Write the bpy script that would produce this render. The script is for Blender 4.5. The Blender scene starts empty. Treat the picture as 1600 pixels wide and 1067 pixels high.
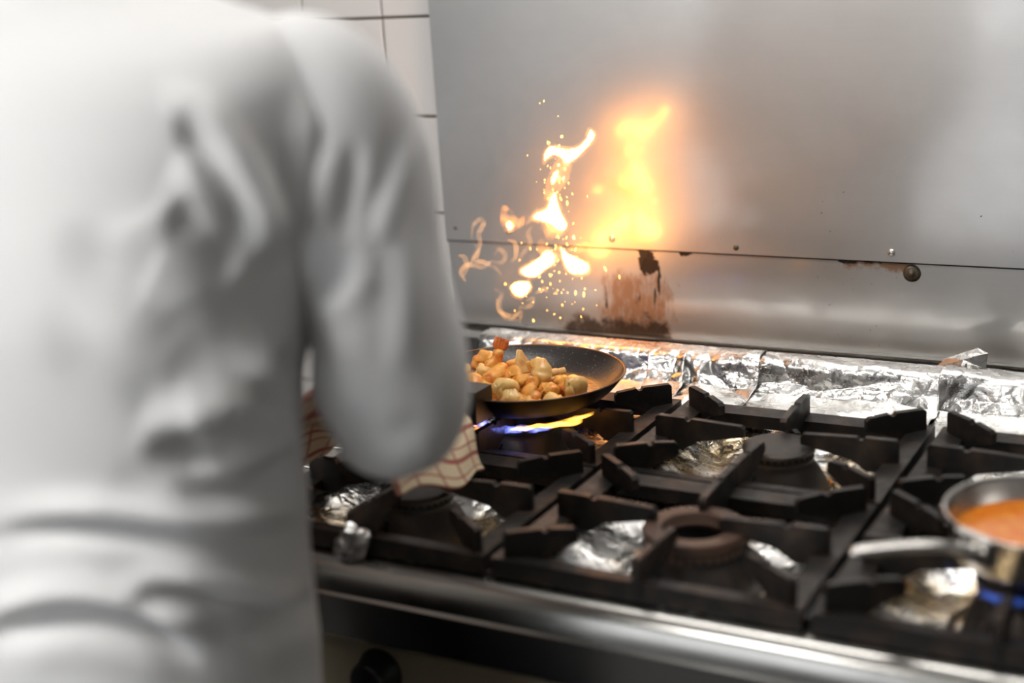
import bpy, bmesh, math, random
import numpy as np
from mathutils import Vector, Matrix

rng = np.random.default_rng(7)
random.seed(7)
SC = bpy.context.scene
COL = SC.collection

# ------------------------------------------------------------------ camera
CZ = 1.55
FPX = 2221.9
R = np.array([[0.87661032, 0.07664995, -0.47505697],
              [0.47737066, -0.26283689, 0.83847124],
              [-0.06059372, -0.96179081, -0.26699597]])     # rows: world axes seen in camera (x right, y down, z forward)
camd = bpy.data.cameras.new('camera')
cam = bpy.data.objects.new('camera', camd)
COL.objects.link(cam)
M = Matrix.Identity(4)
for i in range(3):
    M[i][0] = R[i][0]; M[i][1] = -R[i][1]; M[i][2] = -R[i][2]
M[2][3] = CZ
cam.matrix_world = M
camd.sensor_width = 36.0
camd.lens = FPX / 1600 * 36
camd.clip_start = 0.02
camd.dof.use_dof = True
camd.dof.focus_distance = 1.98
camd.dof.aperture_fstop = 1.7
SC.camera = cam

# ------------------------------------------------------------------ world and exposure
W = bpy.data.worlds.new('world'); SC.world = W
W.use_nodes = True
W.node_tree.nodes['Background'].inputs[0].default_value = (0.8, 0.88, 1.0, 1)
W.node_tree.nodes['Background'].inputs[1].default_value = 0.12
SC.view_settings.view_transform = 'Standard'
SC.view_settings.look = 'None'
SC.view_settings.gamma = 1.0
SC.view_settings.use_curve_mapping = False
SC.view_settings.exposure = 0.2
LAMP = 16.5          # emission of the ceiling luminaires
FLAME = 18.0         # emission of the flame cores

# ------------------------------------------------------------------ pixel helpers (1600 x 1067 frame)
def ray(u, v):
    return R @ np.array([u - 800.0, v - 533.5, FPX])
def atz(u, v, z):
    r = ray(u, v); p = r * (z - CZ) / r[2]; p[2] = z; return p
def aty(u, v, y):
    r = ray(u, v); p = r * y / r[1]; p[2] += CZ; return p
def att(u, v, t):
    p = ray(u, v) / FPX * t; p[2] += CZ; return p
def proj(p):
    d = np.asarray(p, float) - np.array([0, 0, CZ])
    c = d @ R
    return np.stack([800 + FPX * c[..., 0] / c[..., 2], 533.5 + FPX * c[..., 1] / c[..., 2]], -1)

# ------------------------------------------------------------------ materials
MATS = {}
def mat(name, color=(0.8, 0.8, 0.8), rough=0.5, metal=0.0, spec=None, coat=0.0, noise=None, bump=None, mix=None, rvar=None, sss=0.0, aniso=0.0):
    """noise=(scale, detail, color2, lo, hi); bump=(scale, strength, dist); rvar=(scale, r0, r1)"""
    m = bpy.data.materials.new(name); m.use_nodes = True
    nt = m.node_tree; N = nt.nodes; L = nt.links
    b = N['Principled BSDF']
    b.inputs['Base Color'].default_value = (*color, 1)
    b.inputs['Roughness'].default_value = rough
    b.inputs['Metallic'].default_value = metal
    if spec is not None: b.inputs['Specular IOR Level'].default_value = spec
    if coat: b.inputs['Coat Weight'].default_value = coat
    if sss:
        b.inputs['Subsurface Weight'].default_value = sss
        b.inputs['Subsurface Radius'].default_value = (0.01, 0.005, 0.003)
        b.inputs['Subsurface Scale'].default_value = 0.6
    if aniso: b.inputs['Anisotropic'].default_value = aniso
    tc = N.new('ShaderNodeTexCoord')
    if noise:
        sc, det, c2, lo, hi = noise
        n = N.new('ShaderNodeTexNoise'); n.inputs['Scale'].default_value = sc; n.inputs['Detail'].default_value = det
        L.new(tc.outputs['Object'], n.inputs['Vector'])
        r = N.new('ShaderNodeMapRange'); r.inputs[1].default_value = lo; r.inputs[2].default_value = hi
        L.new(n.outputs['Fac'], r.inputs[0])
        mx = N.new('ShaderNodeMix'); mx.data_type = 'RGBA'
        mx.inputs[6].default_value = (*color, 1); mx.inputs[7].default_value = (*c2, 1)
        L.new(r.outputs[0], mx.inputs[0]); L.new(mx.outputs[2], b.inputs['Base Color'])
    if rvar:
        n = N.new('ShaderNodeTexNoise'); n.inputs['Scale'].default_value = rvar[0]; n.inputs['Detail'].default_value = 6
        L.new(tc.outputs['Object'], n.inputs['Vector'])
        r = N.new('ShaderNodeMapRange'); r.inputs[1].default_value = 0.3; r.inputs[2].default_value = 0.7
        r.inputs[3].default_value = rvar[1]; r.inputs[4].default_value = rvar[2]
        L.new(n.outputs['Fac'], r.inputs[0]); L.new(r.outputs[0], b.inputs['Roughness'])
    if bump:
        n = N.new('ShaderNodeTexNoise'); n.inputs['Scale'].default_value = bump[0]; n.inputs['Detail'].default_value = 4
        L.new(tc.outputs['Object'], n.inputs['Vector'])
        bp = N.new('ShaderNodeBump'); bp.inputs['Strength'].default_value = bump[1]; bp.inputs['Distance'].default_value = bump[2]
        L.new(n.outputs['Fac'], bp.inputs['Height']); L.new(bp.outputs[0], b.inputs['Normal'])
    MATS[name] = m
    return m

class NB:
    """tiny node-expression helper"""
    def __init__(s, m): s.nt = m.node_tree; s.N = s.nt.nodes; s.L = s.nt.links
    def n(s, t, **kw):
        x = s.N.new(t)
        for k, v in kw.items(): setattr(x, k, v)
        return x
    def put(s, sock, v):
        if isinstance(v, bpy.types.NodeSocket): s.L.new(v, sock)
        else: sock.default_value = v
    def math(s, op, a, b=0.0, c=None, clamp=False):
        x = s.n('ShaderNodeMath', operation=op); x.use_clamp = clamp
        s.put(x.inputs[0], a); s.put(x.inputs[1], b)
        if c is not None: s.put(x.inputs[2], c)
        return x.outputs[0]
    def mapr(s, v, a, b, c=0.0, d=1.0, smooth=True):
        x = s.n('ShaderNodeMapRange'); x.interpolation_type = 'SMOOTHSTEP' if smooth else 'LINEAR'
        s.put(x.inputs[0], v)
        for i, q in enumerate((a, b, c, d)): x.inputs[i + 1].default_value = q
        return x.outputs[0]
    def noise(s, vec, scale, detail=4, rough=0.55, dist=0.0):
        x = s.n('ShaderNodeTexNoise'); s.L.new(vec, x.inputs['Vector'])
        x.inputs['Scale'].default_value = scale; x.inputs['Detail'].default_value = detail
        x.inputs['Roughness'].default_value = rough; x.inputs['Distortion'].default_value = dist
        return x.outputs['Fac']
    def mix(s, f, a, b):
        x = s.n('ShaderNodeMix', data_type='RGBA'); s.put(x.inputs[0], f)
        s.put(x.inputs[6], a if isinstance(a, bpy.types.NodeSocket) else (*a, 1))
        s.put(x.inputs[7], b if isinstance(b, bpy.types.NodeSocket) else (*b, 1))
        return x.outputs[2]
    def scalevec(s, vec, sx, sy, sz):
        x = s.n('ShaderNodeMapping'); s.L.new(vec, x.inputs['Vector']); x.inputs['Scale'].default_value = (sx, sy, sz)
        return x.outputs[0]

def steel(name, base, rough, streak_axis='x', dirt=0.25, extra=None, smudge=1.0, wide=0.0):
    """brushed stainless: fine grain along one axis, cloudy smudges; extra(nb, pos, xyz) -> list of (mask, colour, rough)"""
    m = bpy.data.materials.new(name); m.use_nodes = True
    nb = NB(m); b = nb.N['Principled BSDF']
    g = nb.n('ShaderNodeNewGeometry'); pos = g.outputs['Position']
    s = (5, 300, 300) if streak_axis == 'x' else (900, 900, 5)
    fine = nb.noise(nb.scalevec(pos, *s), 1.0, 3)
    cloud = nb.noise(nb.scalevec(pos, 2.2, 2.2, 3.0), 1.6, 5, 0.6)
    col = nb.mix(nb.mapr(cloud, 0.3, 0.75, 0, dirt), base, tuple(c * 0.62 for c in base))
    col = nb.mix(nb.mapr(fine, 0.35, 0.7, 0, 0.06), col, tuple(c * 0.8 for c in base))
    rr = nb.math('ADD', nb.mapr(cloud, 0.3, 0.7, rough - 0.04 * smudge, rough + 0.08 * smudge), nb.mapr(fine, 0.3, 0.7, -0.012, 0.012))
    met = 1.0
    if extra:
        sx = nb.n('ShaderNodeSeparateXYZ'); nb.L.new(pos, sx.inputs[0])
        for mask, c, rg, mm in extra(nb, pos, sx.outputs):
            col = nb.mix(mask, col, c)
            q = nb.n('ShaderNodeMix'); nb.put(q.inputs[0], mask); nb.put(q.inputs[2], rr); q.inputs[3].default_value = rg; rr = q.outputs[0]
            q = nb.n('ShaderNodeMix'); nb.put(q.inputs[0], mask); nb.put(q.inputs[2], met); q.inputs[3].default_value = mm; met = q.outputs[0]
    nb.put(b.inputs['Base Color'], col); nb.put(b.inputs['Roughness'], rr); nb.put(b.inputs['Metallic'], met)
    if wide:      # brushed grain scatters part of the reflection widely
        g2 = nb.n('ShaderNodeBsdfPrincipled'); nb.put(g2.inputs['Base Color'], col); nb.put(g2.inputs['Metallic'], met)
        g2.inputs['Roughness'].default_value = wide
        ms = nb.n('ShaderNodeMixShader'); ms.inputs[0].default_value = 0.84
        nb.L.new(b.outputs[0], ms.inputs[1]); nb.L.new(g2.outputs[0], ms.inputs[2])
        nb.L.new(ms.outputs[0], nb.N['Material Output'].inputs[0])
    MATS[name] = m
    return m

def box_mask(nb, xyz, x0, x1, z0, z1, soft):
    a = nb.mapr(xyz[0], x0 - soft, x0 + soft); b = nb.mapr(xyz[0], x1 - soft, x1 + soft, 1, 0)
    c = nb.mapr(xyz[2], z0 - soft, z0 + soft); d = nb.mapr(xyz[2], z1 - soft, z1 + soft, 1, 0)
    return nb.math('MULTIPLY', nb.math('MULTIPLY', a, b), nb.math('MULTIPLY', c, d))

def blot(nb, noise, mask, level, soft=0.04):
    """irregular blot: noise pushed over a threshold where the mask is high"""
    return nb.mapr(nb.math('ADD', noise, nb.math('MULTIPLY', mask, 0.5)), level, level + soft)
def stains_lower(nb, pos, xyz):
    big = nb.noise(nb.scalevec(pos, 1, 1, 0.35), 75, 6, 0.7)
    med = nb.noise(pos, 42, 6, 0.7)
    speck = nb.noise(pos, 170, 3, 0.6)
    runs = nb.noise(nb.scalevec(pos, 1, 1, 0.12), 95, 4, 0.6)
    M = nb.math
    grime = nb.math('MULTIPLY', blot(nb, med, box_mask(nb, xyz, -1.06, -0.855, 0.86, 0.958, 0.03), 0.66, 0.3), 0.92)
    brown = nb.math('MULTIPLY', blot(nb, big, box_mask(nb, xyz, -0.99, -0.85, 0.90, 1.045, 0.04), 0.78, 0.25), 0.75)
    flake = blot(nb, med, box_mask(nb, xyz, -0.918, -0.878, 1.025, 1.09, 0.016), 0.86)
    drip = blot(nb, runs, box_mask(nb, xyz, -0.985, -0.860, 0.965, 1.055, 0.012), 1.10)
    rust = nb.math('MULTIPLY', blot(nb, med, box_mask(nb, xyz, -0.585, -0.475, 1.058, 1.12, 0.014), 0.74, 0.2), 0.85)
    rustd = blot(nb, med, box_mask(nb, xyz, -0.60, -0.52, 1.066, 1.10, 0.010), 0.80, 0.06)
    chip = blot(nb, med, box_mask(nb, xyz, -0.845, -0.82, 1.064, 1.09, 0.006), 0.90, 0.03)
    dots = M('MULTIPLY', box_mask(nb, xyz, -0.64, -0.50, 0.93, 1.06, 0.03), nb.mapr(speck, 0.70, 0.73), clamp=True)
    dk = (0.02, 0.011, 0.006)
    return [(brown, (0.36, 0.15, 0.03), 0.4, 0.7), (grime, (0.025, 0.014, 0.006), 0.55, 0.3), (flake, dk, 0.6, 0.0),
            (drip, dk, 0.6, 0.0), (rust, (0.30, 0.13, 0.035), 0.5, 0.3), (rustd, dk, 0.6, 0.0), (chip, dk, 0.6, 0.0), (dots, (0.03, 0.02, 0.015), 0.6, 0.0)]
def stains_upper(nb, pos, xyz):
    speck = nb.noise(pos, 150, 3, 0.6)
    dots = nb.math('MULTIPLY', box_mask(nb, xyz, -0.9, -0.3, 1.07, 1.2, 0.03), nb.mapr(speck, 0.74, 0.765), clamp=True)
    st = nb.math('MULTIPLY', box_mask(nb, xyz, -0.895, -0.875, 1.06, 1.12, 0.008), nb.mapr(nb.noise(nb.scalevec(pos, 1, 1, 0.12), 110, 4), 0.58, 0.64), clamp=True)
    return [(dots, (0.05, 0.04, 0.03), 0.6, 0.0), (st, (0.12, 0.06, 0.02), 0.5, 0.2)]

def foil_mat(name, stain, seed):
    """aluminium foil; stain 0..1 how much baked-on grease lies on it"""
    m = bpy.data.materials.new(name); m.use_nodes = True
    nb = NB(m); b = nb.N['Principled BSDF']
    g = nb.n('ShaderNodeNewGeometry')
    mp = nb.n('ShaderNodeMapping'); nb.L.new(g.outputs['Position'], mp.inputs['Vector']); mp.inputs['Location'].default_value = (seed * 1.7, seed * 0.9, seed * 2.3)
    pos = mp.outputs[0]
    a = nb.noise(pos, 11, 5, 0.65); c = nb.noise(pos, 30, 5, 0.7); d = nb.noise(pos, 90, 3, 0.6)
    lo = 0.74 - 0.30 * stain
    yellow = nb.mapr(a, lo - 0.08, lo + 0.16, 0, 0.85)
    brown = nb.math('MULTIPLY', nb.mapr(c, 0.50, 0.62), nb.mapr(a, lo, lo + 0.12), clamp=True)
    black = nb.math('MULTIPLY', nb.mapr(d, 0.52, 0.6), nb.mapr(a, lo + 0.07, lo + 0.16), clamp=True)
    col = nb.mix(yellow, (0.74, 0.73, 0.71), (0.62, 0.44, 0.20))
    col = nb.mix(brown, col, (0.30, 0.13, 0.03)); col = nb.mix(black, col, (0.03, 0.018, 0.01))
    nb.put(b.inputs['Base Color'], col)
    nb.put(b.inputs['Metallic'], nb.math('SUBTRACT', 1.0, nb.math('MULTIPLY', nb.math('MAXIMUM', brown, black), 0.85)))
    nb.put(b.inputs['Roughness'], nb.mapr(c, 0.3, 0.7, 0.2, 0.36))
    bp = nb.n('ShaderNodeBump'); bp.inputs['Strength'].default_value = 0.75; bp.inputs['Distance'].default_value = 0.003
    v = nb.n('ShaderNodeTexVoronoi'); v.feature = 'DISTANCE_TO_EDGE'; v.inputs['Scale'].default_value = 48; nb.L.new(pos, v.inputs['Vector'])
    nb.L.new(nb.math('ADD', c, nb.math('MINIMUM', v.outputs['Distance'], 0.25)), bp.inputs['Height']); nb.L.new(bp.outputs[0], b.inputs['Normal'])
    MATS[name] = m
    return m

def emis(name, col, strength):
    m = bpy.data.materials.new(name); m.use_nodes = True
    nt = m.node_tree; nt.nodes.clear()
    o = nt.nodes.new('ShaderNodeOutputMaterial'); e = nt.nodes.new('ShaderNodeEmission')
    e.inputs[0].default_value = (*col, 1); e.inputs[1].default_value = strength
    nt.links.new(e.outputs[0], o.inputs[0]); MATS[name] = m
    return m

def volmat(name, col, emission, scatter, scale, lo, hi, dist=1.5, stretch=(1, 1, 1), aniso=0.0):
    """burning gas / smoke: procedural density inside a closed mesh"""
    m = bpy.data.materials.new(name); m.use_nodes = True
    nb = NB(m); nb.N.clear()
    o = nb.n('ShaderNodeOutputMaterial')
    g = nb.n('ShaderNodeNewGeometry')
    f = nb.mapr(nb.noise(nb.scalevec(g.outputs['Position'], *stretch), scale, 4, 0.6, dist), lo, hi)
    v = nb.n('ShaderNodeVolumePrincipled')
    v.inputs['Color'].default_value = (0.9, 0.9, 0.9, 1)
    nb.put(v.inputs['Density'], nb.math('MULTIPLY', f, scatter))
    nb.put(v.inputs['Emission Strength'], nb.math('MULTIPLY', f, emission))
    v.inputs['Emission Color'].default_value = (*col, 1)
    v.inputs['Anisotropy'].default_value = aniso
    nb.L.new(v.outputs[0], o.inputs['Volume']); MATS[name] = m
    return m

steel('steel_upper', (0.76, 0.75, 0.735), 0.135, 'x', 0.3, stains_upper, 0.5, 0.43)
steel('steel_lower', (0.76, 0.75, 0.73), 0.135, 'x', 0.3, stains_lower, 0.5, 0.43)
steel('steel_range', (0.38, 0.37, 0.35), 0.18, 'x', 0.4)
steel('steel_pot', (0.62, 0.60, 0.57), 0.22, 'x', 0.2)
mat('steel_dirty', (0.20, 0.17, 0.13), 0.45, 0.8, noise=(14, 6, (0.04, 0.025, 0.015), 0.4, 0.6))
mat('screw_steel', (0.75, 0.73, 0.70), 0.25, 1.0)
mat('iron', (0.030, 0.027, 0.025), 0.45, 0.6, noise=(26, 6, (0.085, 0.058, 0.044), 0.48, 0.78), bump=(220, 0.35, 0.0012), rvar=(40, 0.36, 0.6))
mat('burner_iron', (0.050, 0.045, 0.042), 0.5, 0.6, noise=(30, 6, (0.10, 0.07, 0.05), 0.5, 0.75), bump=(260, 0.3, 0.001))
mat('burner_rust', (0.13, 0.075, 0.052), 0.55, 0.3, noise=(24, 5, (0.05, 0.035, 0.03), 0.45, 0.7), bump=(260, 0.25, 0.001))
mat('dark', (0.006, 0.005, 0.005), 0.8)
mat('tile', (0.82, 0.79, 0.765), 0.16, coat=0.3, bump=(6, 0.05, 0.004))
mat('grout', (0.13, 0.085, 0.05), 0.9, noise=(30, 4, (0.05, 0.035, 0.02), 0.4, 0.7))
mat('plaster', (0.72, 0.71, 0.69), 0.8)
mat('dark_paint', (0.035, 0.033, 0.03), 0.7)
mat('floor_tile', (0.022, 0.019, 0.017), 0.5, noise=(5, 4, (0.014, 0.012, 0.011), 0.4, 0.7))
mat('ceiling_white', (0.8, 0.8, 0.79), 0.8)
mat('cloth_white', (0.80, 0.80, 0.80), 0.85, spec=0.15, bump=(900, 0.12, 0.0008))
mat('trousers', (0.012, 0.013, 0.017), 0.9)
mat('skin', (0.62, 0.36, 0.26), 0.5, sss=0.1)
mat('hair', (0.03, 0.02, 0.014), 0.6)
mat('shoe', (0.015, 0.014, 0.014), 0.4)
mat('eye', (0.02, 0.015, 0.012), 0.15)
mat('pan_inside', (0.028, 0.024, 0.022), 0.32, noise=(260, 2, (0.16, 0.13, 0.11), 0.64, 0.7), bump=(300, 0.3, 0.001))
mat('pan_outside', (0.004, 0.004, 0.004), 0.55, spec=0.2, bump=(90, 0.25, 0.001))
mat('pan_rim', (0.16, 0.09, 0.055), 0.35, 0.8)
mat('bakelite', (0.008, 0.008, 0.008), 0.35)
mat('prawn', (0.82, 0.40, 0.085), 0.25, noise=(70, 3, (0.70, 0.18, 0.02), 0.44, 0.66), sss=0.25, bump=(160, 0.3, 0.001))
mat('prawn_pale', (0.82, 0.54, 0.20), 0.25, noise=(60, 3, (0.76, 0.32, 0.05), 0.44, 0.66), sss=0.25, bump=(150, 0.3, 0.001))
mat('prawn_tail', (0.70, 0.19, 0.04), 0.3, noise=(120, 3, (0.42, 0.08, 0.015), 0.45, 0.65), sss=0.1)
mat('fried', (0.76, 0.46, 0.16), 0.35, noise=(60, 4, (0.55, 0.22, 0.05), 0.5, 0.7), sss=0.15, bump=(140, 0.5, 0.002))
mat('oil', (0.45, 0.19, 0.03), 0.08, coat=0.5, bump=(110, 0.8, 0.004))
mat('sauce', (0.78, 0.20, 0.012), 0.22, noise=(60, 4, (0.85, 0.34, 0.03), 0.45, 0.7), bump=(70, 0.4, 0.003))
mat('panel_beige', (0.34, 0.29, 0.20), 0.45, 0.3)
mat('knob_black', (0.01, 0.01, 0.01), 0.35)
mat('crumb', (0.75, 0.55, 0.25), 0.5, noise=(120, 3, (0.5, 0.25, 0.06), 0.45, 0.65))
for i in range(6): foil_mat('foil_tray_%d' % i, [0.8, 0.9, 0.6, 0.85, 0.95, 0.35][i], i + 1)
foil_mat('foil_clean', 0.0, 11); foil_mat('foil_rail', 0.30, 14); foil_mat('foil_scrap', 0.25, 17)
emis('flame_core', (1.0, 0.36, 0.06), FLAME)
emis('fill_window_glow', (0.93, 0.96, 1.0), 2.1)
emis('spark', (1.0, 0.50, 0.10), 5.0)
emis('lamp_glow', (1.0, 0.98, 0.95), LAMP)
volmat('flame_halo', (1.0, 0.34, 0.05), 120.0, 0.0, 34, 0.34, 0.72, 1.2)
volmat('flame_wisp', (1.0, 0.45, 0.14), 60.0, 0.0, 45, 0.25, 0.7, 1.0)
volmat('gas_blue', (0.20, 0.25, 1.0), 110.0, 0.0, 60, 0.36, 0.68, 1.0)
volmat('gas_yellow', (1.0, 0.42, 0.05), 220.0, 0.0, 40, 0.25, 0.6, 1.0)

volmat('gas_faint', (0.08, 0.22, 1.0), 25.0, 0.0, 60, 0.36, 0.68, 1.0)
# towel check: cream cloth with thin red bands
m = bpy.data.materials.new('towel'); m.use_nodes = True
nb = NB(m); b = nb.N['Principled BSDF']
uvn = nb.n('ShaderNodeUVMap'); sx = nb.n('ShaderNodeSeparateXYZ'); nb.L.new(uvn.outputs[0], sx.inputs[0])
def band(sock, period, w):
    fr = nb.math('FRACT', nb.math('DIVIDE', sock, period)); return nb.math('LESS_THAN', fr, w)
s1 = nb.math('MAXIMUM', band(sx.outputs[0], 0.032, 0.17), nb.math('MULTIPLY', band(nb.math('ADD', sx.outputs[0], 0.012), 0.032, 0.07), 1.0))
s2 = nb.math('MULTIPLY', band(sx.outputs[1], 0.036, 0.12), 0.8)
col = nb.mix(nb.math('MULTIPLY', nb.math('MAXIMUM', s1, s2), 0.85), (0.76, 0.62, 0.42), (0.33, 0.045, 0.04))
nb.put(b.inputs['Base Color'], col); b.inputs['Roughness'].default_value = 0.9
MATS['towel'] = m

# ------------------------------------------------------------------ mesh helpers
VOLS = ('flame_halo', 'flame_wisp', 'gas_blue', 'gas_yellow', 'gas_faint', 'smoke_vol')
def link(name, me, material, parent=None, smooth=True):
    if material is not None and not me.materials:
        me.materials.append(MATS[material])
    if material in VOLS:           # closed bodies of gas need outward normals
        b_ = bmesh.new(); b_.from_mesh(me); bmesh.ops.remove_doubles(b_, verts=b_.verts, dist=1e-6)
        bmesh.ops.recalc_face_normals(b_, faces=b_.faces); b_.to_mesh(me); b_.free()
    if smooth and len(me.polygons):
        me.polygons.foreach_set('use_smooth', [True] * len(me.polygons))
    o = bpy.data.objects.new(name, me); COL.objects.link(o)
    if parent is not None: o.parent = parent
    return o
def mesh(name, verts, faces):
    me = bpy.data.meshes.new(name)
    me.from_pydata([tuple(map(float, v)) for v in verts], [], [tuple(map(int, f)) for f in faces]); me.update()
    return me
def tag(o, label=None, cat=None, group=None, kind=None):
    if label: o['label'] = label
    if cat: o['category'] = cat
    if group: o['group'] = group
    if kind: o['kind'] = kind
    return o
def empty(name, loc, label, cat, group=None):
    o = bpy.data.objects.new(name, None); COL.objects.link(o); o.location = loc; o.empty_display_size = 0.05
    return tag(o, label, cat, group)
def bm_obj(name, bm, material, parent=None, smooth=False, bevel=0.0, seg=2):
    me = bpy.data.meshes.new(name)
    if bevel:
        es = [e for e in bm.edges if len(e.link_faces) == 2 and e.calc_face_angle(0) > 0.5]
        bmesh.ops.bevel(bm, geom=es, offset=bevel, segments=seg, profile=0.5, affect='EDGES', clamp_overlap=True)
    bmesh.ops.recalc_face_normals(bm, faces=bm.faces)
    bm.to_mesh(me); bm.free()
    o = link(name, me, material, parent, smooth)
    return o
def add_box(bm, x0, x1, y0, y1, z0, z1):
    v = [bm.verts.new((x, y, z)) for x in (x0, x1) for y in (y0, y1) for z in (z0, z1)]
    for f in ((0, 1, 3, 2), (4, 6, 7, 5), (0, 4, 5, 1), (2, 3, 7, 6), (0, 2, 6, 4), (1, 5, 7, 3)):
        bm.faces.new([v[i] for i in f])
def box(name, x0, x1, y0, y1, z0, z1, material, parent=None, bevel=0.0):
    bm = bmesh.new(); add_box(bm, x0, x1, y0, y1, z0, z1)
    return bm_obj(name, bm, material, parent, False, bevel)
def prism(bm, outline, axis_dir, thick, origin, xdir):
    """outline [(a, b)] in the plane (xdir, z), extruded symmetrically along axis_dir"""
    o = Vector(origin); xd = Vector(xdir); ad = Vector(axis_dir)
    f = [bm.verts.new(o + xd * a + Vector((0, 0, b)) + ad * thick / 2) for a, b in outline]
    g = [bm.verts.new(o + xd * a + Vector((0, 0, b)) - ad * thick / 2) for a, b in outline]
    n = len(outline)
    bm.faces.new(f); bm.faces.new(g[::-1])
    for i in range(n):
        bm.faces.new((f[i], g[i], g[(i + 1) % n], f[(i + 1) % n]))
def lathe(name, prof, material, parent=None, seg=48, center=(0, 0, 0), close=False, smooth=True):
    """prof [(r, z)] turned about z; r = 0 closes"""
    vs = []; fs = []; rows = []
    for r, z in prof:
        if r < 1e-6:
            rows.append([len(vs)]); vs.append((center[0], center[1], center[2] + z))
        else:
            rows.append(list(range(len(vs), len(vs) + seg)))
            for k in range(seg):
                a = 2 * math.pi * k / seg
                vs.append((center[0] + r * math.cos(a), center[1] + r * math.sin(a), center[2] + z))
    pairs = list(zip(rows[:-1], rows[1:])) + ([(rows[-1], rows[0])] if close else [])
    for A, B in pairs:
        for k in range(seg):
            k2 = (k + 1) % seg
            if len(A) == 1 and len(B) == 1: continue
            if len(A) == 1: fs.append((A[0], B[k2], B[k]))
            elif len(B) == 1: fs.append((A[k], A[k2], B[0]))
            else: fs.append((A[k], A[k2], B[k2], B[k]))
    return link(name, mesh(name, vs, fs), material, parent, smooth)
def sharp(o, ang=35):
    o.data.set_sharp_from_angle(angle=math.radians(ang)); return o
def tube_mesh(name, pts, rad, seg=12, squash=None, caps=True, up=(0, 0, 1)):
    """tapering tube along pts; rad list; squash scales the second axis"""
    pts = np.asarray(pts, float); n = len(pts)
    T = np.gradient(pts, axis=0); T /= np.linalg.norm(T, axis=1)[:, None]
    vs = []; fs = []
    U = np.cross(T[0], up)
    if np.linalg.norm(U) < 1e-3: U = np.cross(T[0], (1, 0, 0))
    for i in range(n):
        U = U - T[i] * (U @ T[i]); U /= np.linalg.norm(U)
        V = np.cross(T[i], U)
        sq = 1.0 if squash is None else (squash[i] if hasattr(squash, '__len__') else squash)
        for k in range(seg):
            a = 2 * math.pi * k / seg
            vs.append(pts[i] + rad[i] * (math.cos(a) * U + sq * math.sin(a) * V))
    for i in range(n - 1):
        for k in range(seg):
            k2 = (k + 1) % seg
            fs.append((i * seg + k, i * seg + k2, (i + 1) * seg + k2, (i + 1) * seg + k))
    if caps:
        a = len(vs); vs.append(pts[0] - T[0] * rad[0] * 0.35); vs.append(pts[-1] + T[-1] * rad[-1] * 0.35)
        for k in range(seg):
            k2 = (k + 1) % seg
            fs.append((a, k2, k)); fs.append((a + 1, (n - 1) * seg + k, (n - 1) * seg + k2))
    return mesh(name, vs, fs)
def spline(pts, n):
    """Catmull-Rom through pts, n samples per span"""
    P = [np.asarray(p, float) for p in pts]; P = [2 * P[0] - P[1]] + P + [2 * P[-1] - P[-2]]
    out = []
    for i in range(1, len(P) - 2):
        for t in np.linspace(0, 1, n, endpoint=False):
            a, b, c, d = P[i - 1], P[i], P[i + 1], P[i + 2]
            out.append(0.5 * (2 * b + (c - a) * t + (2 * a - 5 * b + 4 * c - d) * t * t + (3 * b - a - 3 * c + d) * t ** 3))
    out.append(P[-2]); return np.array(out)
def crumple(X, Y, seed, n=26, freq=(18, 70), amp=0.0035):
    """creased-sheet relief: sum of triangle waves along random directions, locally faded"""
    r = np.random.default_rng(seed); h = np.zeros_like(X)
    wx = X + 0.012 * np.sin(37 * Y + r.uniform(0, 6)) ; wy = Y + 0.012 * np.sin(31 * X + r.uniform(0, 6))
    for i in range(n):
        th = r.uniform(0, math.pi); k = r.uniform(*freq); ph = r.uniform(0, 1)
        s = (wx * math.cos(th) + wy * math.sin(th)) * k / 2 / math.pi * 1.6 + ph
        tri = np.abs((s % 1.0) * 2 - 1)
        env = 0.5 + 0.5 * np.sin(X * r.uniform(8, 25) + r.uniform(0, 6)) * np.sin(Y * r.uniform(8, 25) + r.uniform(0, 6))
        h += tri * env * amp * (30 / k) ** 0.8
    return h - h.mean()
def grid_faces(nu, nv):
    i, j = np.meshgrid(np.arange(nu - 1), np.arange(nv - 1), indexing='ij')
    a = (i * nv + j).ravel()
    return np.stack([a, a + nv, a + nv + 1, a + 1], 1)
def copy_tree(o, parent=None):
    c = o.copy(); COL.objects.link(c); c.parent = parent
    for ch in list(o.children): copy_tree(ch, c)
    return c

# ================================================================== the room
tag(box('floor', -3.6, 2.2, -2.6, 2.2, -0.05, 0.0, 'floor_tile'), kind='structure')
tag(box('ceiling', -3.6, 2.2, -2.6, 2.2, 2.70, 2.75, 'ceiling_white'), kind='structure')
tag(box('wall_left', -3.65, -3.6, -2.6, 2.2, 0, 2.70, 'dark_paint'), kind='structure')
tag(box('wall_right', 2.2, 2.25, -2.6, 2.2, 0, 2.70, 'plaster'), kind='structure')
tag(box('wall_front', -3.6, 2.2, -2.65, -2.6, 0, 2.70, 'plaster'), kind='structure')
wb = tag(box('wall_back', -3.6, 2.2, 2.066, 2.2, 0, 2.70, 'grout'), kind='structure')
TP = 0.166
bm = bmesh.new(); add_box(bm, 0.002, TP - 0.002, -0.006, 0.004, 0.002, TP - 0.002)
es = [e for e in bm.edges if all(v.co.y < 0 for v in e.verts)]
bmesh.ops.bevel(bm, geom=es, offset=0.0022, segments=2, profile=0.6, affect='EDGES')
t0 = bm_obj('tile', bm, 'tile', wb)
first = True
for i in range(-9, 1):
    for k in range(-4, 8):
        t = t0 if first else t0.copy()
        if not first: COL.objects.link(t)
        first = False
        t.parent = wb
        t.location = (-1.379 + i * TP + random.uniform(-.0004, .0004), 2.064 + random.uniform(-.0006, .0006), 1.447 + (k - 1) * TP + random.uniform(-.0004, .0004))

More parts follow.
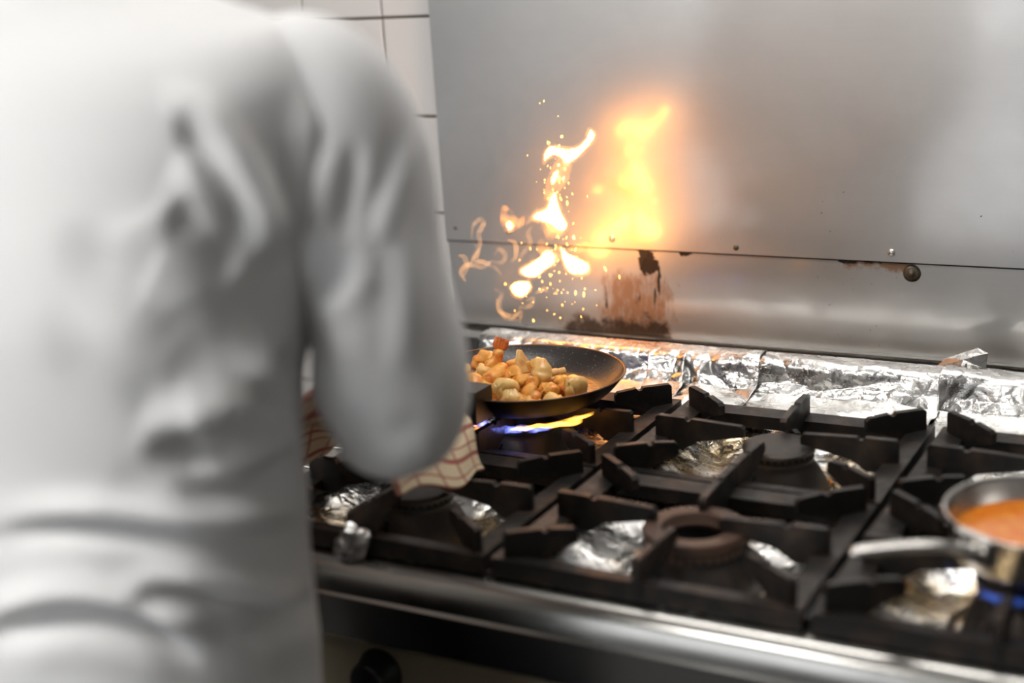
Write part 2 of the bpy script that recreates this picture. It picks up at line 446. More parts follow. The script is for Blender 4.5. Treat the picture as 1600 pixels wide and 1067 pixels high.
# unseen glowing window, added behind the camera to light the cook and splashback
def wbox(name, x0, x1, y0, y1, z0, z1, m, parent, bevel=0.0):
    return box(name, x0, x1, y0, y1, z0, z1, m, parent, bevel)
win = tag(box('fill_window', -2.75, -0.95, -2.60, -2.585, 0.12, 2.27, 'ceiling_white'), kind='structure')
for i in range(3):
    wbox('fill_pane', -2.70 + i * .58, -2.70 + i * .58 + .54, -2.585, -2.578, 0.17, 2.22, 'fill_window_glow', win)
for i in range(4):
    wbox('mullion', -2.74 + i * .58, -2.70 + i * .58, -2.585, -2.555, 0.13, 2.26, 'ceiling_white', win, .004)
wbox('fill_window_sill', -2.80, -0.90, -2.598, -2.53, 0.09, 0.12, 'ceiling_white', win, .004)

# ceiling luminaires (behind the camera and above the cook)
def luminaire(x, y, lx, ly, label):
    e = empty('ceiling_light', (x, y, 2.70), label, 'lamp', 'ceiling luminaires')
    bm = bmesh.new(); add_box(bm, -lx / 2, lx / 2, -ly / 2, ly / 2, -0.07, -0.002)
    bm_obj('housing', bm, 'ceiling_white', e, False, 0.008)
    bm = bmesh.new(); add_box(bm, -lx / 2 + .03, lx / 2 - .03, -ly / 2 + .03, ly / 2 - .03, -0.082, -0.069)
    bm_obj('diffuser', bm, 'lamp_glow', e)
luminaire(-1.65, -0.55, 1.5, 0.75, 'long white ceiling luminaire behind the cook')
luminaire(-0.55, 1.55, 1.5, 0.24, 'long white ceiling luminaire over the range')

# ================================================================== steel splashback
sp = empty('steel_splashback', (-0.4, 2.05, 0.93), 'brushed stainless steel splashback of two riveted sheets behind the range', 'splashback')
def child_box(name, x0, x1, y0, y1, z0, z1, m, parent, bevel=0.0):
    o = box(name, x0, x1, y0, y1, z0, z1, m, None, bevel); o.parent = parent
    o.matrix_parent_inverse = Matrix.Translation(-Vector(parent.location)); return o
up = child_box('upper_sheet', -1.268, 0.75, 2.031, 2.0345, 1.075, 2.2, 'steel_upper', sp, 0.0008)
child_box('lower_sheet', -1.268, 0.75, 2.040, 2.044, 0.905, 1.12, 'steel_lower', sp)
child_box('seam_shadow', -1.268, 0.75, 2.0325, 2.0395, 1.0725, 1.0755, 'dark', sp)  # dark strip standing in for the shadow under the upper sheet's edge
child_box('backing_board', -1.262, 0.75, 2.0445, 2.055, 0.905, 2.2, 'dark', sp)
child_box('bottom_lip', -1.268, 0.75, 2.026, 2.0395, 0.929, 0.9325, 'steel_range', sp, 0.0008)
def screw(u, v, r, dark=False):
    p = aty(u, v, 2.031)
    o = lathe('screw', [(0, 0.0028), (r * .28, 0.0028), (r * .3, 0.0018), (r * .62, 0.0030), (r, 0.0014), (r * 1.05, 0)], 'screw_steel' if not dark else 'steel_dirty', sp, 20)
    o.rotation_euler = (math.pi / 2, 0, 0); o.location = Vector((p[0], 2.031, p[2])) - Vector(sp.location)
    return o
for u, v in ((795, 361), (956, 373), (1393, 395), (1632, 404)): screw(u, v, 0.0055)
screw(1150, 387, 0.0042, True); screw(712, 356, 0.003, True)
p = aty(1425, 427, 2.04)
o = lathe('bolt', [(0, 0.006), (.0035, .006), (.004, .003), (.008, .0035), (.0125, .0022), (.013, 0)], 'steel_dirty', sp, 24)
o.rotation_euler = (math.pi / 2, 0, 0); o.location = Vector((p[0], 2.04, p[2])) - Vector(sp.location)

# ================================================================== the gas range
XL, XR = -1.27, 0.62
rg = empty('gas_range', (-0.32, 1.6, 0), 'stainless steel six burner gas range with rounded front edge', 'range')
def rg_add(o):
    o.parent = rg; o.matrix_parent_inverse = Matrix.Translation(-Vector(rg.location)); return o
# deck and nose as one bent sheet (profile in y, z swept along x)
prof = [(2.03, 0.900), (1.80, 0.900), (1.79, 0.856), (1.215, 0.856), (1.205, 0.9045), (1.192, 0.9065), (1.182, 0.9055), (1.174, 0.902), (1.168, 0.896), (1.1655, 0.889), (1.164, 0.868), (1.1615, 0.8655), (1.1615, 0.8635), (1.165, 0.861), (1.168, 0.812), (1.172, 0.808), (1.225, 0.808), (1.225, 0.80), (2.03, 0.80)]
vs = []; fs = []
for y, z in prof: vs += [(XL, y, z), (XR, y, z)]
for i in range(len(prof) - 1): fs.append((2 * i, 2 * i + 1, 2 * i + 3, 2 * i + 2))
fs.append((len(vs) - 2, len(vs) - 1, 1, 0))
fs.append(tuple(range(0, len(vs), 2))); fs.append(tuple(range(1, len(vs), 2))[::-1])
dk = rg_add(link('deck', mesh('deck', vs, fs), 'steel_range', None, True)); sharp(dk, 40)
rg_add(box('control_panel', XL, XR, 1.215, 1.26, 0.62, 0.801, 'panel_beige', None, 0.003))
rg_add(box('body', XL, XR, 1.262, 2.02, 0.12, 0.80, 'steel_range', None, 0.003))
rg_add(box('oven_door', XL + .05, XR - .05, 1.222, 1.262, 0.15, 0.605, 'steel_range', None, 0.006))
for x in (XL + .08, XR - .08):
    for y in (1.32, 1.95): rg_add(lathe('foot', [(0, 0), (.025, 0), (.025, .12), (0, .12)], 'steel_range', None, 16, (x, y, 0)))
rg_add(link('door_handle', tube_mesh('door_handle', [(XL + .2, 1.223, .56), (XL + .2, 1.19, .56), (XL + .25, 1.18, .56), (XR - .25, 1.18, .56), (XR - .2, 1.19, .56), (XR - .2, 1.223, .56)], [.009] * 6), 'steel_range'))
for i in range(6):
    k = rg_add(lathe('knob', [(0, .034), (.020, .034), (.023, .030), (.024, .008), (.029, .004), (.029, 0), (0, 0)], 'knob_black', None, 28))
    px = aty(597, 1066, 1.215)
    k.location = (px[0] + i * 0.235, 1.215, 0.748); k.rotation_euler = (math.pi / 2, 0, 0)
    g = box('grip', -.004, .004, -.021, .021, .03, .042, 'knob_black', None, .002); g.parent = k
# back rail the foil is folded over, and the dirty channel behind it
rg_add(box('back_rail', XL, XR, 1.888, 1.926, 0.895, 0.950, 'steel_range', None, 0.004))
rg_add(box('back_channel', XL, XR, 1.927, 2.024, 0.900, 0.922, 'steel_dirty', None, 0.002))
# ribs between neighbouring burner wells
for x in (-0.722, -0.375, -0.028):
    rg_add(box('well_rib', x - .007, x + .007, 1.21, 1.80, 0.852, 0.9035, 'steel_range', None, 0.002))

# wire rack lying on the deck beside the grates
wr = empty('wire_rack', (-1.165, 1.52, .9), 'thin steel wire rack lying on the deck beside the cook', 'rack')
for i in range(6):
    me = tube_mesh('rod', [(-.075, -.20 + i * .075, .008), (0, -.20 + i * .075, .008), (.075, -.20 + i * .075, .008)], [.0018] * 3, 8)
    link('rod', me, 'screw_steel', wr)
for x in (-.07, .07):
    link('side_rod', tube_mesh('side_rod', [(x, -.21, .0045), (x, 0, .0045), (x, .19, .0045)], [.0025] * 3, 8), 'screw_steel', wr)
rg_add(box('side_shelf', XL, -1.075, 1.21, 1.80, 0.856, 0.8995, 'steel_range', None, 0.003))

# ------------------------------------------------------------------ grates
GX = [(-1.064, -0.727), (-0.717, -0.380), (-0.370, -0.033)]
GY = [(1.190, 1.4675), (1.4725, 1.750)]
GW, GD = 0.337, 0.2775
BW = 0.030; ZT = 0.930; ZB = 0.9085; FH = 0.026
def build_grate():
    e = empty('burner_grate', (0, 0, ZT), 'grate', 'grate', 'cast iron grates on the range')
    bm = bmesh.new()
    hx, hy = GW / 2, GD / 2
    outer = [(-hx, -hy), (hx, -hy), (hx, hy), (-hx, hy)]
    inner = [(-hx + BW, -hy + BW * .8), (hx - BW, -hy + BW * .8), (hx - BW, hy - BW * .8), (-hx + BW, hy - BW * .8)]
    zt, zb = 0.0, ZB - ZT
    vo = [bm.verts.new((x, y, zt)) for x, y in outer]; vi = [bm.verts.new((x, y, zt - .004)) for x, y in inner]
    wo = [bm.verts.new((x, y, zb)) for x, y in outer]; wi = [bm.verts.new((x, y, zb)) for x, y in inner]
    for i in range(4):
        j = (i + 1) % 4
        bm.faces.new((vo[i], vo[j], vi[j], vi[i])); bm.faces.new((wo[j], wo[i], wi[i], wi[j]))
        bm.faces.new((vo[j], vo[i], wo[i], wo[j])); bm.faces.new((vi[i], vi[j], wi[j], wi[i]))
    bm_obj('frame', bm, 'iron', e, False, 0.0035, 2)
    def fin(ox, oy, dx, dy, length, back, tip_h, name='fin'):
        """plate standing on the frame, running from (ox,oy) along (dx,dy) towards the burner"""
        L = length
        ol = [(0, zb + .004), (0, FH - .003), (.003, FH), (.040, FH - .0005), (.043, FH - .0045), (.047, FH - .0045), (.050, FH - .001), (L - .004, FH - .004), (L, FH - .008),
              (L, FH - tip_h), (back + .02, -.004), (back, zb + .004)]
        bm = bmesh.new(); prism(bm, ol, (-dy, dx, 0), 0.0085, (ox, oy, 0), (dx, dy, 0))
        bm_obj(name, bm, 'iron', e, False, 0.0016, 2)
    i0 = .012
    fin(hx - i0, 0, -1, 0, .120, .038, .018); fin(-hx + i0, 0, 1, 0, .120, .038, .018)
    fin(0, hy - i0 + .014, 0, -1, .100, .038, .018); fin(0, -hy + i0 - .014, 0, 1, .100, .038, .018)
    for sx in (-1, 1):
        for sy in (-1, 1):
            a = math.radians(38)
            fin(sx * (hx - .010), sy * (hy - .012), -sx * math.cos(a), -sy * math.sin(a), .080, .030, .020, 'corner_fin')
    return e
g0 = build_grate()
glab = [['cast iron grate around the capped burner below the cook\'s elbow', 'cast iron grate carrying the black frying pan'],
        ['cast iron grate around the open ring burner', 'cast iron grate around the capped burner in front of crumpled foil'],
        ['cast iron grate carrying the saucepan of orange sauce', 'cast iron grate behind the saucepan of orange sauce']]
for i, (x0, x1) in enumerate(GX):
    for j, (y0, y1) in enumerate(GY):
        g = g0 if (i, j) == (0, 0) else copy_tree(g0)
        g.location = ((x0 + x1) / 2, (y0 + y1) / 2, ZT); g['label'] = glab[i][j]

# ------------------------------------------------------------------ burners
def build_burner(open_ring):
    e = empty('gas_burner', (0, 0, 0.866), 'burner', 'burner', 'gas burners in the wells')
    # bell-shaped casting that flares to a square foot
    seg = 48; vs = []; fs = []
    P = [(0.060, 0.000, .8), (0.059, 0.008, .75), (0.056, 0.020, .5), (0.050, 0.034, .25), (0.045, 0.043, .05), (0.043, 0.046, 0), (0.0425, 0.050, 0), (0.032, 0.050, 0), (0.030, 0.02, 0)]
    gr = 1.3 if open_ring else 1.0
    for r, z, q in P:
        for k in range(seg):
            a = 2 * math.pi * k / seg
            sq = 1 / max(abs(math.cos(a)), abs(math.sin(a)))
            rr = r * gr * (1 - q + q * min(sq, 1.25) * .88)
            vs.append((rr * math.cos(a), rr * math.sin(a), z))
    for i in range(len(P) - 1):
        for k in range(seg):
            k2 = (k + 1) % seg
            fs.append((i * seg + k, i * seg + k2, (i + 1) * seg + k2, (i + 1) * seg + k))
    bd = link('body', mesh('body', vs, fs), 'burner_iron', e); sharp(bd, 40)
    w = box('air_window', -.010, .010, -.006, .006, -.008, .008, 'dark', None, .001); w.parent = e
    w.location = (-.020 * gr, -.044 * gr, .030); w.rotation_euler = (math.radians(-34), 0, math.radians(-22))
    pn = box('window_post', -.0012, .0012, -.0005, .0005, -.007, .007, 'burner_rust', None); pn.parent = w; pn.location = (0.001, -.0066, 0)
    if open_ring:
        pr = [(.034, .048), (.052, .048), (.0555, .050), (.057, .056), (.0545, .059), (.0545, .061), (.0575, .063), (.058, .068), (.056, .071), (.037, .071), (.0345, .068), (.033, .062), (.031, .060)]
        o = lathe('ring', pr, 'burner_rust', e, 56, close=True); sharp(o, 40)
        for k in range(36):
            a = 2 * math.pi * k / 36
            q = box('port', -.0016, .0016, -.0008, .0008, -.0028, .0028, 'dark', o)
            q.location = (.0562 * math.cos(a), .0562 * math.sin(a), .0535); q.rotation_euler = (0, 0, a)
        lathe('throat', [(0, .03), (.026, .032), (.031, .045), (.0325, .058)], 'dark', e, 40)
    else:
        pr = [(.0, .049), (.040, .049), (.0425, .050), (.0435, .0535), (.0415, .0555), (.0415, .0600), (.0450, .0615), (.0458, .0650), (.0435, .0672), (.036, .0680), (0, .0695)]
        o = lathe('cap', pr, 'burner_iron', e, 56); sharp(o, 40)
        for k in range(30):
            a = 2 * math.pi * k / 30
            q = box('port', -.0012, .0012, -.0016, .0016, -.0018, .0018, 'dark', o)
            q.location = (.0415 * math.cos(a), .0415 * math.sin(a), .0578); q.rotation_euler = (0, 0, a)
    return e
bA = build_burner(False); bB = build_burner(True)
blab = [['black capped burner below the cook\'s elbow', 'lit burner under the frying pan'], ['open rusty ring burner without a cap', 'black capped burner in front of crumpled foil'],
        ['lit burner under the saucepan of orange sauce', 'capped burner behind the saucepan of orange sauce']]
usedA = usedB = False
BC = {}
for i, (x0, x1) in enumerate(GX):
    for j, (y0, y1) in enumerate(GY):
        c = ((x0 + x1) / 2 + (0.008 if i == 1 else 0), (y0 + y1) / 2)
        if (i, j) == (1, 0):
            o = bB
        else:
            o = bA if not usedA else copy_tree(bA); usedA = True
        o.location = (c[0], c[1], 0.866); o['label'] = blab[i][j]; BC[(i, j)] = c
        o.rotation_euler = (0, 0, random.uniform(-.2, .2))

# ------------------------------------------------------------------ foil liners in the wells
def foil_sheet(name, X, Y, Z, material, label, thick=0.0006, group=None, cat='foil'):
    nu, nv = X.shape
    V = np.stack([X.ravel(), Y.ravel(), Z.ravel()], 1)
    c = V.mean(0); c[2] = V[:, 2].min()
    o = link(name, mesh(name, V - c, grid_faces(nu, nv)), material); o.location = c
    s = o.modifiers.new('thickness', 'SOLIDIFY'); s.thickness = thick; s.offset = 0
    return tag(o, label, cat, group)
wl = [['greasy foil liner in the well below the cook\'s elbow', 'orange lit foil liner in the well under the frying pan'],
      ['bright foil liner in the well of the open ring burner', 'foil liner with a black burnt patch in the well of the capped middle burner'],
      ['foil liner with yellow and brown grease under the saucepan', 'clean foil liner in the well behind the saucepan']]
kk = 0
for i, (x0, x1) in enumerate(GX):
    for j, (y0, y1) in enumerate(GY):
        n = 120
        u = np.linspace(0, 1, n)
        U, Vv = np.meshgrid(u, u, indexing='ij')
        X = x0 + .006 + U * (GW - .012); Y = y0 + .004 + Vv * (GD - .008)
        if j == 0: Y = y0 + .020 + Vv * (GD - .026)
        d = np.minimum(np.minimum(U, 1 - U) * GW, np.minimum(Vv, 1 - Vv) * GD)
        rise = np.clip(1 - d / 0.075, 0, 1) ** 1.3
        cx, cy = BC[(i, j)]
        rb = np.hypot(X - cx, Y - cy)
        h = crumple(X, Y, 100 + kk, 22, (22, 85), 0.0030)
        Z = 0.8730 + rise * 0.0290 + h * (0.75 + 0.5 * rise)
        Z = np.minimum(Z, 0.9065)
        Z = np.maximum(Z, 0.8605)
        Z = np.where(rb < (0.090 if (i, j) == (1, 0) else 0.069), np.minimum(Z, 0.8655), Z)
        foil_sheet('foil_liner', X, Y, Z, 'foil_tray_%d' % kk, wl[i][j], group='foil liners in the burner wells')
        kk += 1

# ------------------------------------------------------------------ foil over the back rail
def rail_foil(x0, x1, seed, amp, label, material, drop=0.0, twist=0.0, out=0.0, nfold=30, freq=(16, 110)):
    prof = np.array([(1.940, .9245), (1.936, .950), (1.927, .9555), (1.905, .9560), (1.888, .9550), (1.8815, .948), (1.876, .926), (1.866, .9085 - drop), (1.838, .9045 - drop), (1.775, .9035 - drop)])
    L = np.r_[0, np.cumsum(np.hypot(*np.diff(prof, axis=0).T))]
    nv = 90; s = np.linspace(0, L[-1], nv)
    py = np.interp(s, L, prof[:, 0]); pz = np.interp(s, L, prof[:, 1])
    nu = int((x1 - x0) / 0.0022)
    xs = np.linspace(x0, x1, nu)
    X, S = np.meshgrid(xs, s, indexing='ij')
    Y = np.tile(py, (nu, 1)); Z = np.tile(pz, (nu, 1))
    ty = np.gradient(py); tz = np.gradient(pz); ln = np.hypot(ty, tz); ny, nz = tz / ln, -ty / ln
    if nz[3 * nv // 10] < 0: ny, nz = -ny, -nz
    h = crumple(X, S, seed, nfold, freq, amp * 1.25)
    w = np.clip((S - 0.03) / 0.05, 0.12, 1)
    h = np.abs(h) * 0.9 * w + np.clip(h, 0, 1) * 0.2
    h += out * np.clip((S - .07) / .05, 0, 1)
    Y = Y + h * ny; Z = Z + h * np.maximum(nz, 0.15)
    X = X + crumple(X + 3, S, seed + 50, 8, (16, 40), amp * .6) + twist * (S - .05)
    return foil_sheet('foil_sheet', X, Y, Z, material, label, 0.0005, 'foil over the back rail')
rail_foil(-1.128, -0.792, 301, 0.0017, 'fairly smooth foil folded over the back rail behind the frying pan', 'foil_rail')
rail_foil(-0.835, -0.775, 307, 0.0020, 'narrow foil flap hanging off the back rail beside the frying pan', 'foil_clean', 0.0, 0.1, 0.010)
rail_foil(-0.782, -0.660, 302, 0.0042, 'tightly crumpled foil on the back rail with brown grease', 'foil_rail', 0, 0, 0.004)
rail_foil(-0.672, -0.398, 303, 0.0034, 'loosely creased bright foil sheet on the back rail behind the capped burner', 'foil_clean', 0, 0, 0.002, 26, (9, 80))
rail_foil(-0.402, 0.20, 304, 0.0032, 'creased foil sheet on the back rail behind the saucepan', 'foil_clean', nfold=26, freq=(9, 80))
# torn foil corner standing up behind the rail
pts = [aty(1462, 574, 1.95), aty(1478, 560, 1.95), aty(1528, 544, 1.955), aty(1544, 552, 1.945), aty(1540, 577, 1.935), aty(1500, 580, 1.93)]
c = sum(pts) / len(pts)
vs = [p - c for p in pts] + [np.array(aty(1505, 562, 1.925)) - c]
o = link('foil_scrap', mesh('foil_scrap', vs, [(i, (i + 1) % 6, 6) for i in range(6)]), 'foil_scrap', None, False); o.location = c
s = o.modifiers.new('thickness', 'SOLIDIFY'); s.thickness = .0006
tag(o, 'torn grey foil corner sticking up behind the back rail', 'foil')

def scrap(name, pts, z, wid, seed, label, amp=0.004, material='foil_scrap', h=0.01, group=None):
    """small crumpled foil strip lying along pixel points"""
    P = np.array([atz(u, v, z) for u, v in pts]); P = spline(P, 10)
    n = len(P); nv = 14
    T = np.gradient(P, axis=0); N = np.stack([-T[:, 1], T[:, 0]], 1); N /= np.linalg.norm(N, axis=1)[:, None]
    s = np.linspace(-1, 1, nv)
    X = P[:, 0:1] + N[:, 0:1] * s * wid; Y = P[:, 1:2] + N[:, 1:2] * s * wid
    Z = z + h * (1 - s[None, :] ** 2) * (0.5 + 0.5 * np.sin(np.arange(n)[:, None] * .7 + seed)) + np.abs(crumple(X * 2, Y * 2, seed, 14, (40, 120), amp))
    return foil_sheet(name, X, Y, Z, material, label, 0.0005, group)
FG = 'foil edges peeking out at the range front'
scrap('foil_scrap', [(452, 838), (480, 842), (512, 848)], .907, .006, 3, 'crumpled foil edge on the front rim beside the cook', group=FG)
scrap('foil_scrap', [(590, 862), (625, 868), (664, 876)], .907, .005, 4, 'crumpled foil edge under the grate below the cook\'s elbow', group=FG)
scrap('foil_scrap', [(752, 884), (768, 888)], .907, .007, 5, 'small white foil end in the gap between two front grates', .006, h=.018, group=FG)
scrap('foil_scrap', [(850, 908), (880, 914), (920, 922)], .907, .004, 6, 'foil edge under the ring burner grate near its corner', group=FG)
scrap('foil_scrap', [(1030, 944), (1090, 954), (1152, 962)], .907, .004, 8, 'long thin foil edge under the ring burner grate', group=FG)
scrap('foil_scrap', [(1395, 1004), (1450, 1014), (1530, 1026), (1590, 1032)], .907, .005, 9, 'foil edge under the saucepan grate', group=FG)
scrap('foil_scrap', [(1272, 972), (1290, 945), (1312, 905)], .905, .005, 10, 'greasy foil strip in the gap beside the saucepan grate', .004, 'foil_tray_1', group=FG)
# wrung foil twist lying at the front rim
o = empty('foil_twist', atz(550, 868, .907), 'dull grey wrung foil twist leaning on the front grate', 'foil')
pp = [atz(540, 868, .908), atz(541, 858, .916), atz(543, 846, .928), atz(550, 838, .938), atz(549, 825, .950)]
def crump_tube(name, pts, rad, seed, parent, mat_, seg=22):
    P = spline(pts, 6); rr = np.interp(np.linspace(0, 1, len(P)), np.linspace(0, 1, len(rad)), rad)
    me = tube_mesh(name, P, rr, seg)
    V = np.array([v.co for v in me.vertices])
    r = np.random.default_rng(seed)
    h = sum(np.abs(((V @ r.normal(size=3)) * r.uniform(18, 60) + r.uniform(0, 1)) % 1 * 2 - 1) for _ in range(8)) / 8 - .5
    nrm = np.array([v.normal for v in me.vertices])
    V = V + nrm * (h * 0.010)[:, None]
    base = np.array(parent.location) if parent else np.zeros(3)
    me.vertices.foreach_set('co', (V - base).ravel()); me.update()
    return link(name, me, mat_, parent, False)
crump_tube('twist', pp, [.013, .015, .012, .008, .006], 5, o, 'foil_scrap')
crump_tube('ear', [atz(552, 862, .912), atz(560, 850, .924), atz(566, 838, .936), atz(578, 838, .936)], [.012, .012, .010, .006], 6, o, 'foil_scrap')

# ================================================================== frying pan
PC = np.array((-0.903, 1.622, 0.9925)); PN = Vector((0.015, 0.018, 1)).normalized(); PR = 0.1385
rotP = Vector((0, 0, 1)).rotation_difference(PN)
pan = empty('frying_pan', PC, 'black non-stick frying pan full of prawns over the flame', 'pan')
pan.rotation_mode = 'QUATERNION'; pan.rotation_quaternion = rotP
hh = 0.0345
prof = [(0, -hh), (.095, -hh), (.104, -hh + .001), (.112, -hh + .006), (.122, -hh + .014), (.131, -.010), (PR, 0)]
lathe('outer_shell', prof, 'pan_outside', pan, 72)
prof = [(PR - .0030, -.0002), (.1285, -.010), (.119, -hh + .0165), (.109, -hh + .0085), (.100, -hh + .0045), (0, -hh + .004)]
lathe('inner_surface', prof, 'pan_inside', pan, 72)
lathe('rim', [(PR, -.0006), (PR + .0006, .0006), (PR - .001, .0014), (PR - .0026, .0006), (PR - .0030, -.0006)], 'pan_rim', pan, 72)
# handle: bracket block at the rim, grip running towards the cook
bm = bmesh.new(); add_box(bm, -.0165, .0165, -.160, -.118, -.026, .017)
hb = bm_obj('handle_bracket', bm, 'bakelite', pan, False, .003)
hp = [(0.0, -.150, .000), (-.002, -.19, .010), (-.004, -.25, .026), (-.004, -.32, .040), (-.003, -.36, .044)]
hd = link('handle', tube_mesh('handle', spline(hp, 6), np.interp(np.linspace(0, 1, 25), [0, .3, .8, 1], [.012, .0115, .0135, .012]), 16, .7), 'bakelite', pan)
# hot oil in the pan
oil = lathe('hot_oil', [(0, .0), (.070, .0002), (.094, .0), (.098, -.0012)], 'oil', None, 48)
oil.location = Vector(PC) + rotP @ Vector((0.006, 0.0, -hh + .0078)); oil.rotation_mode = 'QUATERNION'; oil.rotation_quaternion = rotP
tag(oil, 'shiny orange cooking oil on the bottom of the frying pan', 'oil')

# food in the pan -----------------------------------------------------------
FZ = PC[2] - hh + .008
# alike prawns share a label
GRP = 'prawns and seafood pieces in the frying pan'
def food_tube(name, pts, rad, material, label, seed, seg=14, squash=.85, lump=.0030, parts=None, cat='prawn'):
    P = spline(pts, 7); rr = np.interp(np.linspace(0, 1, len(P)), np.linspace(0, 1, len(rad)), rad)
    me = tube_mesh(name, P, rr, seg, squash)
    V = np.array([v.co for v in me.vertices]); nrm = np.array([v.normal for v in me.vertices])
    r = np.random.default_rng(seed); h = 0
    for _ in range(7):
        h = h + np.sin(V @ r.normal(size=3) * r.uniform(110, 380) + r.uniform(0, 6))
    c = V.mean(0); c[2] = V[:, 2].min()
    V = V + nrm * (h / 7 * lump * 1.8)[:, None] - c
    me.vertices.foreach_set('co', V.ravel()); me.update()
    o = link(name, me, material); o.location = c
    tag(o, label, cat, GRP)
    return o, c
PLAIN = 'orange cooked prawn lying among the others in the frying pan'
PALE = 'pale glossy seafood chunk lying among the prawns in the frying pan'
def curl(u, v, z, r, a0, a1, tilt=0.5):
    """C-shaped path about a pixel centre"""
    c = atz(u, v, z); out = []
    for a in np.linspace(a0, a1, 5):
        out.append(c + r * np.array([math.cos(a), math.sin(a) * (1 - tilt * .4), math.sin(a) * tilt]))
    return out
def tail_fan(parent, c, base, tip, width):
    d = np.array(tip) - base; L = np.linalg.norm(d); d /= L
    side = np.cross(d, (0.45, -0.85, 0.1)); side /= np.linalg.norm(side)
    for k, s in enumerate((-1, -.35, .35, 1)):
        e = np.array(tip) + side * s * width
        me = tube_mesh('tail_blade', [base - c, (base * .45 + e * .55) + side * s * width * .25 - c, e - c], [.003, .0052, .0022], 8, .35, up=tuple(np.cross(d, side)))
        link('tail_blade', me, 'prawn_tail', parent)
b = np.array(atz(770, 580, FZ + .016)); t = np.array(aty(781, 540, b[1] + .012))
o, c = food_tube('prawn', [b + (-.012, .004, -.010), b + (-.006, 0, 0), b * .6 + t * .4, b * .2 + t * .8], [.0125, .0125, .0095, .006], 'prawn', 'prawn with its orange-red tail standing straight up', 1)
tail_fan(o, c, b * .25 + t * .75, np.array(aty(785, 529, b[1] + .014)), .008)
# upright wedge of fried pastry
P3 = [atz(800, 592, FZ + .012), atz(833, 582, FZ + .012), atz(822, 570, FZ + .016)]
base = np.mean(P3, 0); ap = np.array(aty(807, 544, base[1] + .004))
wv = [P3[0], P3[1], P3[2] + (0, .012, 0), ap, ap + (.004, .006, -.001)]
c = np.mean(wv, 0)
bm = bmesh.new(); bb = [bm.verts.new(Vector(w - c)) for w in wv]
bmesh.ops.convex_hull(bm, input=bb); bmesh.ops.subdivide_edges(bm, edges=bm.edges[:], cuts=3, use_grid_fill=True)
for v_ in bm.verts: v_.co += Vector(rng.normal(size=3)) * .0007
o = bm_obj('fried_wedge', bm, 'fried', None, True, 0); o.location = c
o.modifiers.new('soft', 'SUBSURF').levels = 1
tag(o, 'upright golden triangular piece in the middle of the frying pan', 'food')
# batons
b0 = np.array(atz(850, 586, FZ + .014)); b1 = np.array(atz(882, 580, FZ + .014))
food_tube('fried_baton', [b0, b0 * .5 + b1 * .5, b1], [.0075, .008, .007], 'fried', 'straight golden baton lying above the prawns', 31, 8, .8, .0008, cat='food')
b0 = np.array(atz(850, 594, FZ + .008)); b1 = np.array(atz(878, 590, FZ + .008))
food_tube('fried_baton', [b0, b0 * .5 + b1 * .5, b1], [.0065, .007, .006], 'fried', 'short golden baton tucked under the straight one', 32, 8, .8, .0008, cat='food')
items = [  # u, v, dz, radius, tube radius, a0, a1, tilt, kind
    (755, 572, .017, .014, .0105, -0.3, 3.6, .8, 0), (748, 588, .014, .006, .0155, 0, 2.0, .3, 1), (834, 586, .020, .012, .0145, -1.2, 2.4, .9, 2),
    (797, 594, .012, .011, .0120, -0.5, 2.8, .5, 0), (784, 614, .012, .009, .0165, 0.2, 2.8, .5, 1), (803, 615, .010, .008, .0150, 3.3, 6.0, .5, 1),
    (817, 604, .012, .012, .0105, 0.0, 3.3, .5, 0), (838, 611, .010, .010, .0120, 2.5, 5.6, .4, 0), (866, 604, .009, .016, .0105, -.6, 1.9, .3, 0),
    (893, 611, .010, .008, .0185, 0.5, 2.6, .3, 1), (872, 622, .006, .010, .0115, 3.0, 6.0, .3, 1), (820, 621, .006, .009, .0105, 3.2, 6.2, .3, 0),
    (836, 624, .005, .010, .0095, 3.2, 6.0, .3, 0), (852, 615, .008, .009, .0110, 0, 3.0, .4, 0), (735, 602, .010, .010, .0120, 0, 3.0, .4, 0), (722, 588, .010, .010, .0125, 1, 4.0, .4, 1), (742, 615, .007, .010, .0120, 3, 6.0, .4, 0), (800, 578, .010, .012, .0110, 0.3, 3.2, .4, 0), (765, 600, .010, .010, .0125, 3.0, 5.8, .4, 0)]
flabs = {0: 'curled prawn just behind the upright prawn tail', 1: 'blocky pale seafood chunk beside the curled prawn behind the tail', 2: 'large curled pale prawn resting on top of the pile',
         3: 'orange prawn in front of the upright golden triangle', 4: 'big pale seafood chunk next to the pan handle bracket', 5: 'rounded pale chunk between the handle-side chunk and the front prawns',
         8: 'long orange prawn lying below the golden baton', 9: 'largest pale seafood chunk at the far end of the pile', 10: 'pale chunk against the pan rim below the largest chunk', 6: 'slim orange prawn below the golden triangle', 7: 'orange prawn under the large curled pale prawn', 11: 'orange prawn against the front rim between two chunks', 18: 'orange prawn under the golden roll',
         17: 'orange prawn half hidden behind the golden triangle'}
for n, (u, v, dz, r, tr, a0, a1, tl, kd) in enumerate(items):
    lab = flabs.get(n, PLAIN if kd == 0 else PALE)
    food_tube('prawn' if kd != 1 else 'seafood_chunk', curl(u, v, FZ + dz, r, a0, a1, tl), [tr * .75, tr, tr * 1.0, tr * .85, tr * .5] if kd != 1 else [tr * .8, tr, tr, tr, tr * .8],
              'prawn' if kd == 0 else 'prawn_pale', lab, 60 + n, cat='prawn' if kd != 1 else 'seafood')
# roll-shaped piece
b0 = np.array(atz(764, 597, FZ + .014)); b1 = np.array(atz(784, 577, FZ + .020))
food_tube('seafood_roll', [b0, b0 * .5 + b1 * .5, b1], [.0125, .0135, .0125], 'prawn', 'golden roll-shaped seafood piece leaning beside the upright tail', 90, 16, .9, .001, cat='seafood')

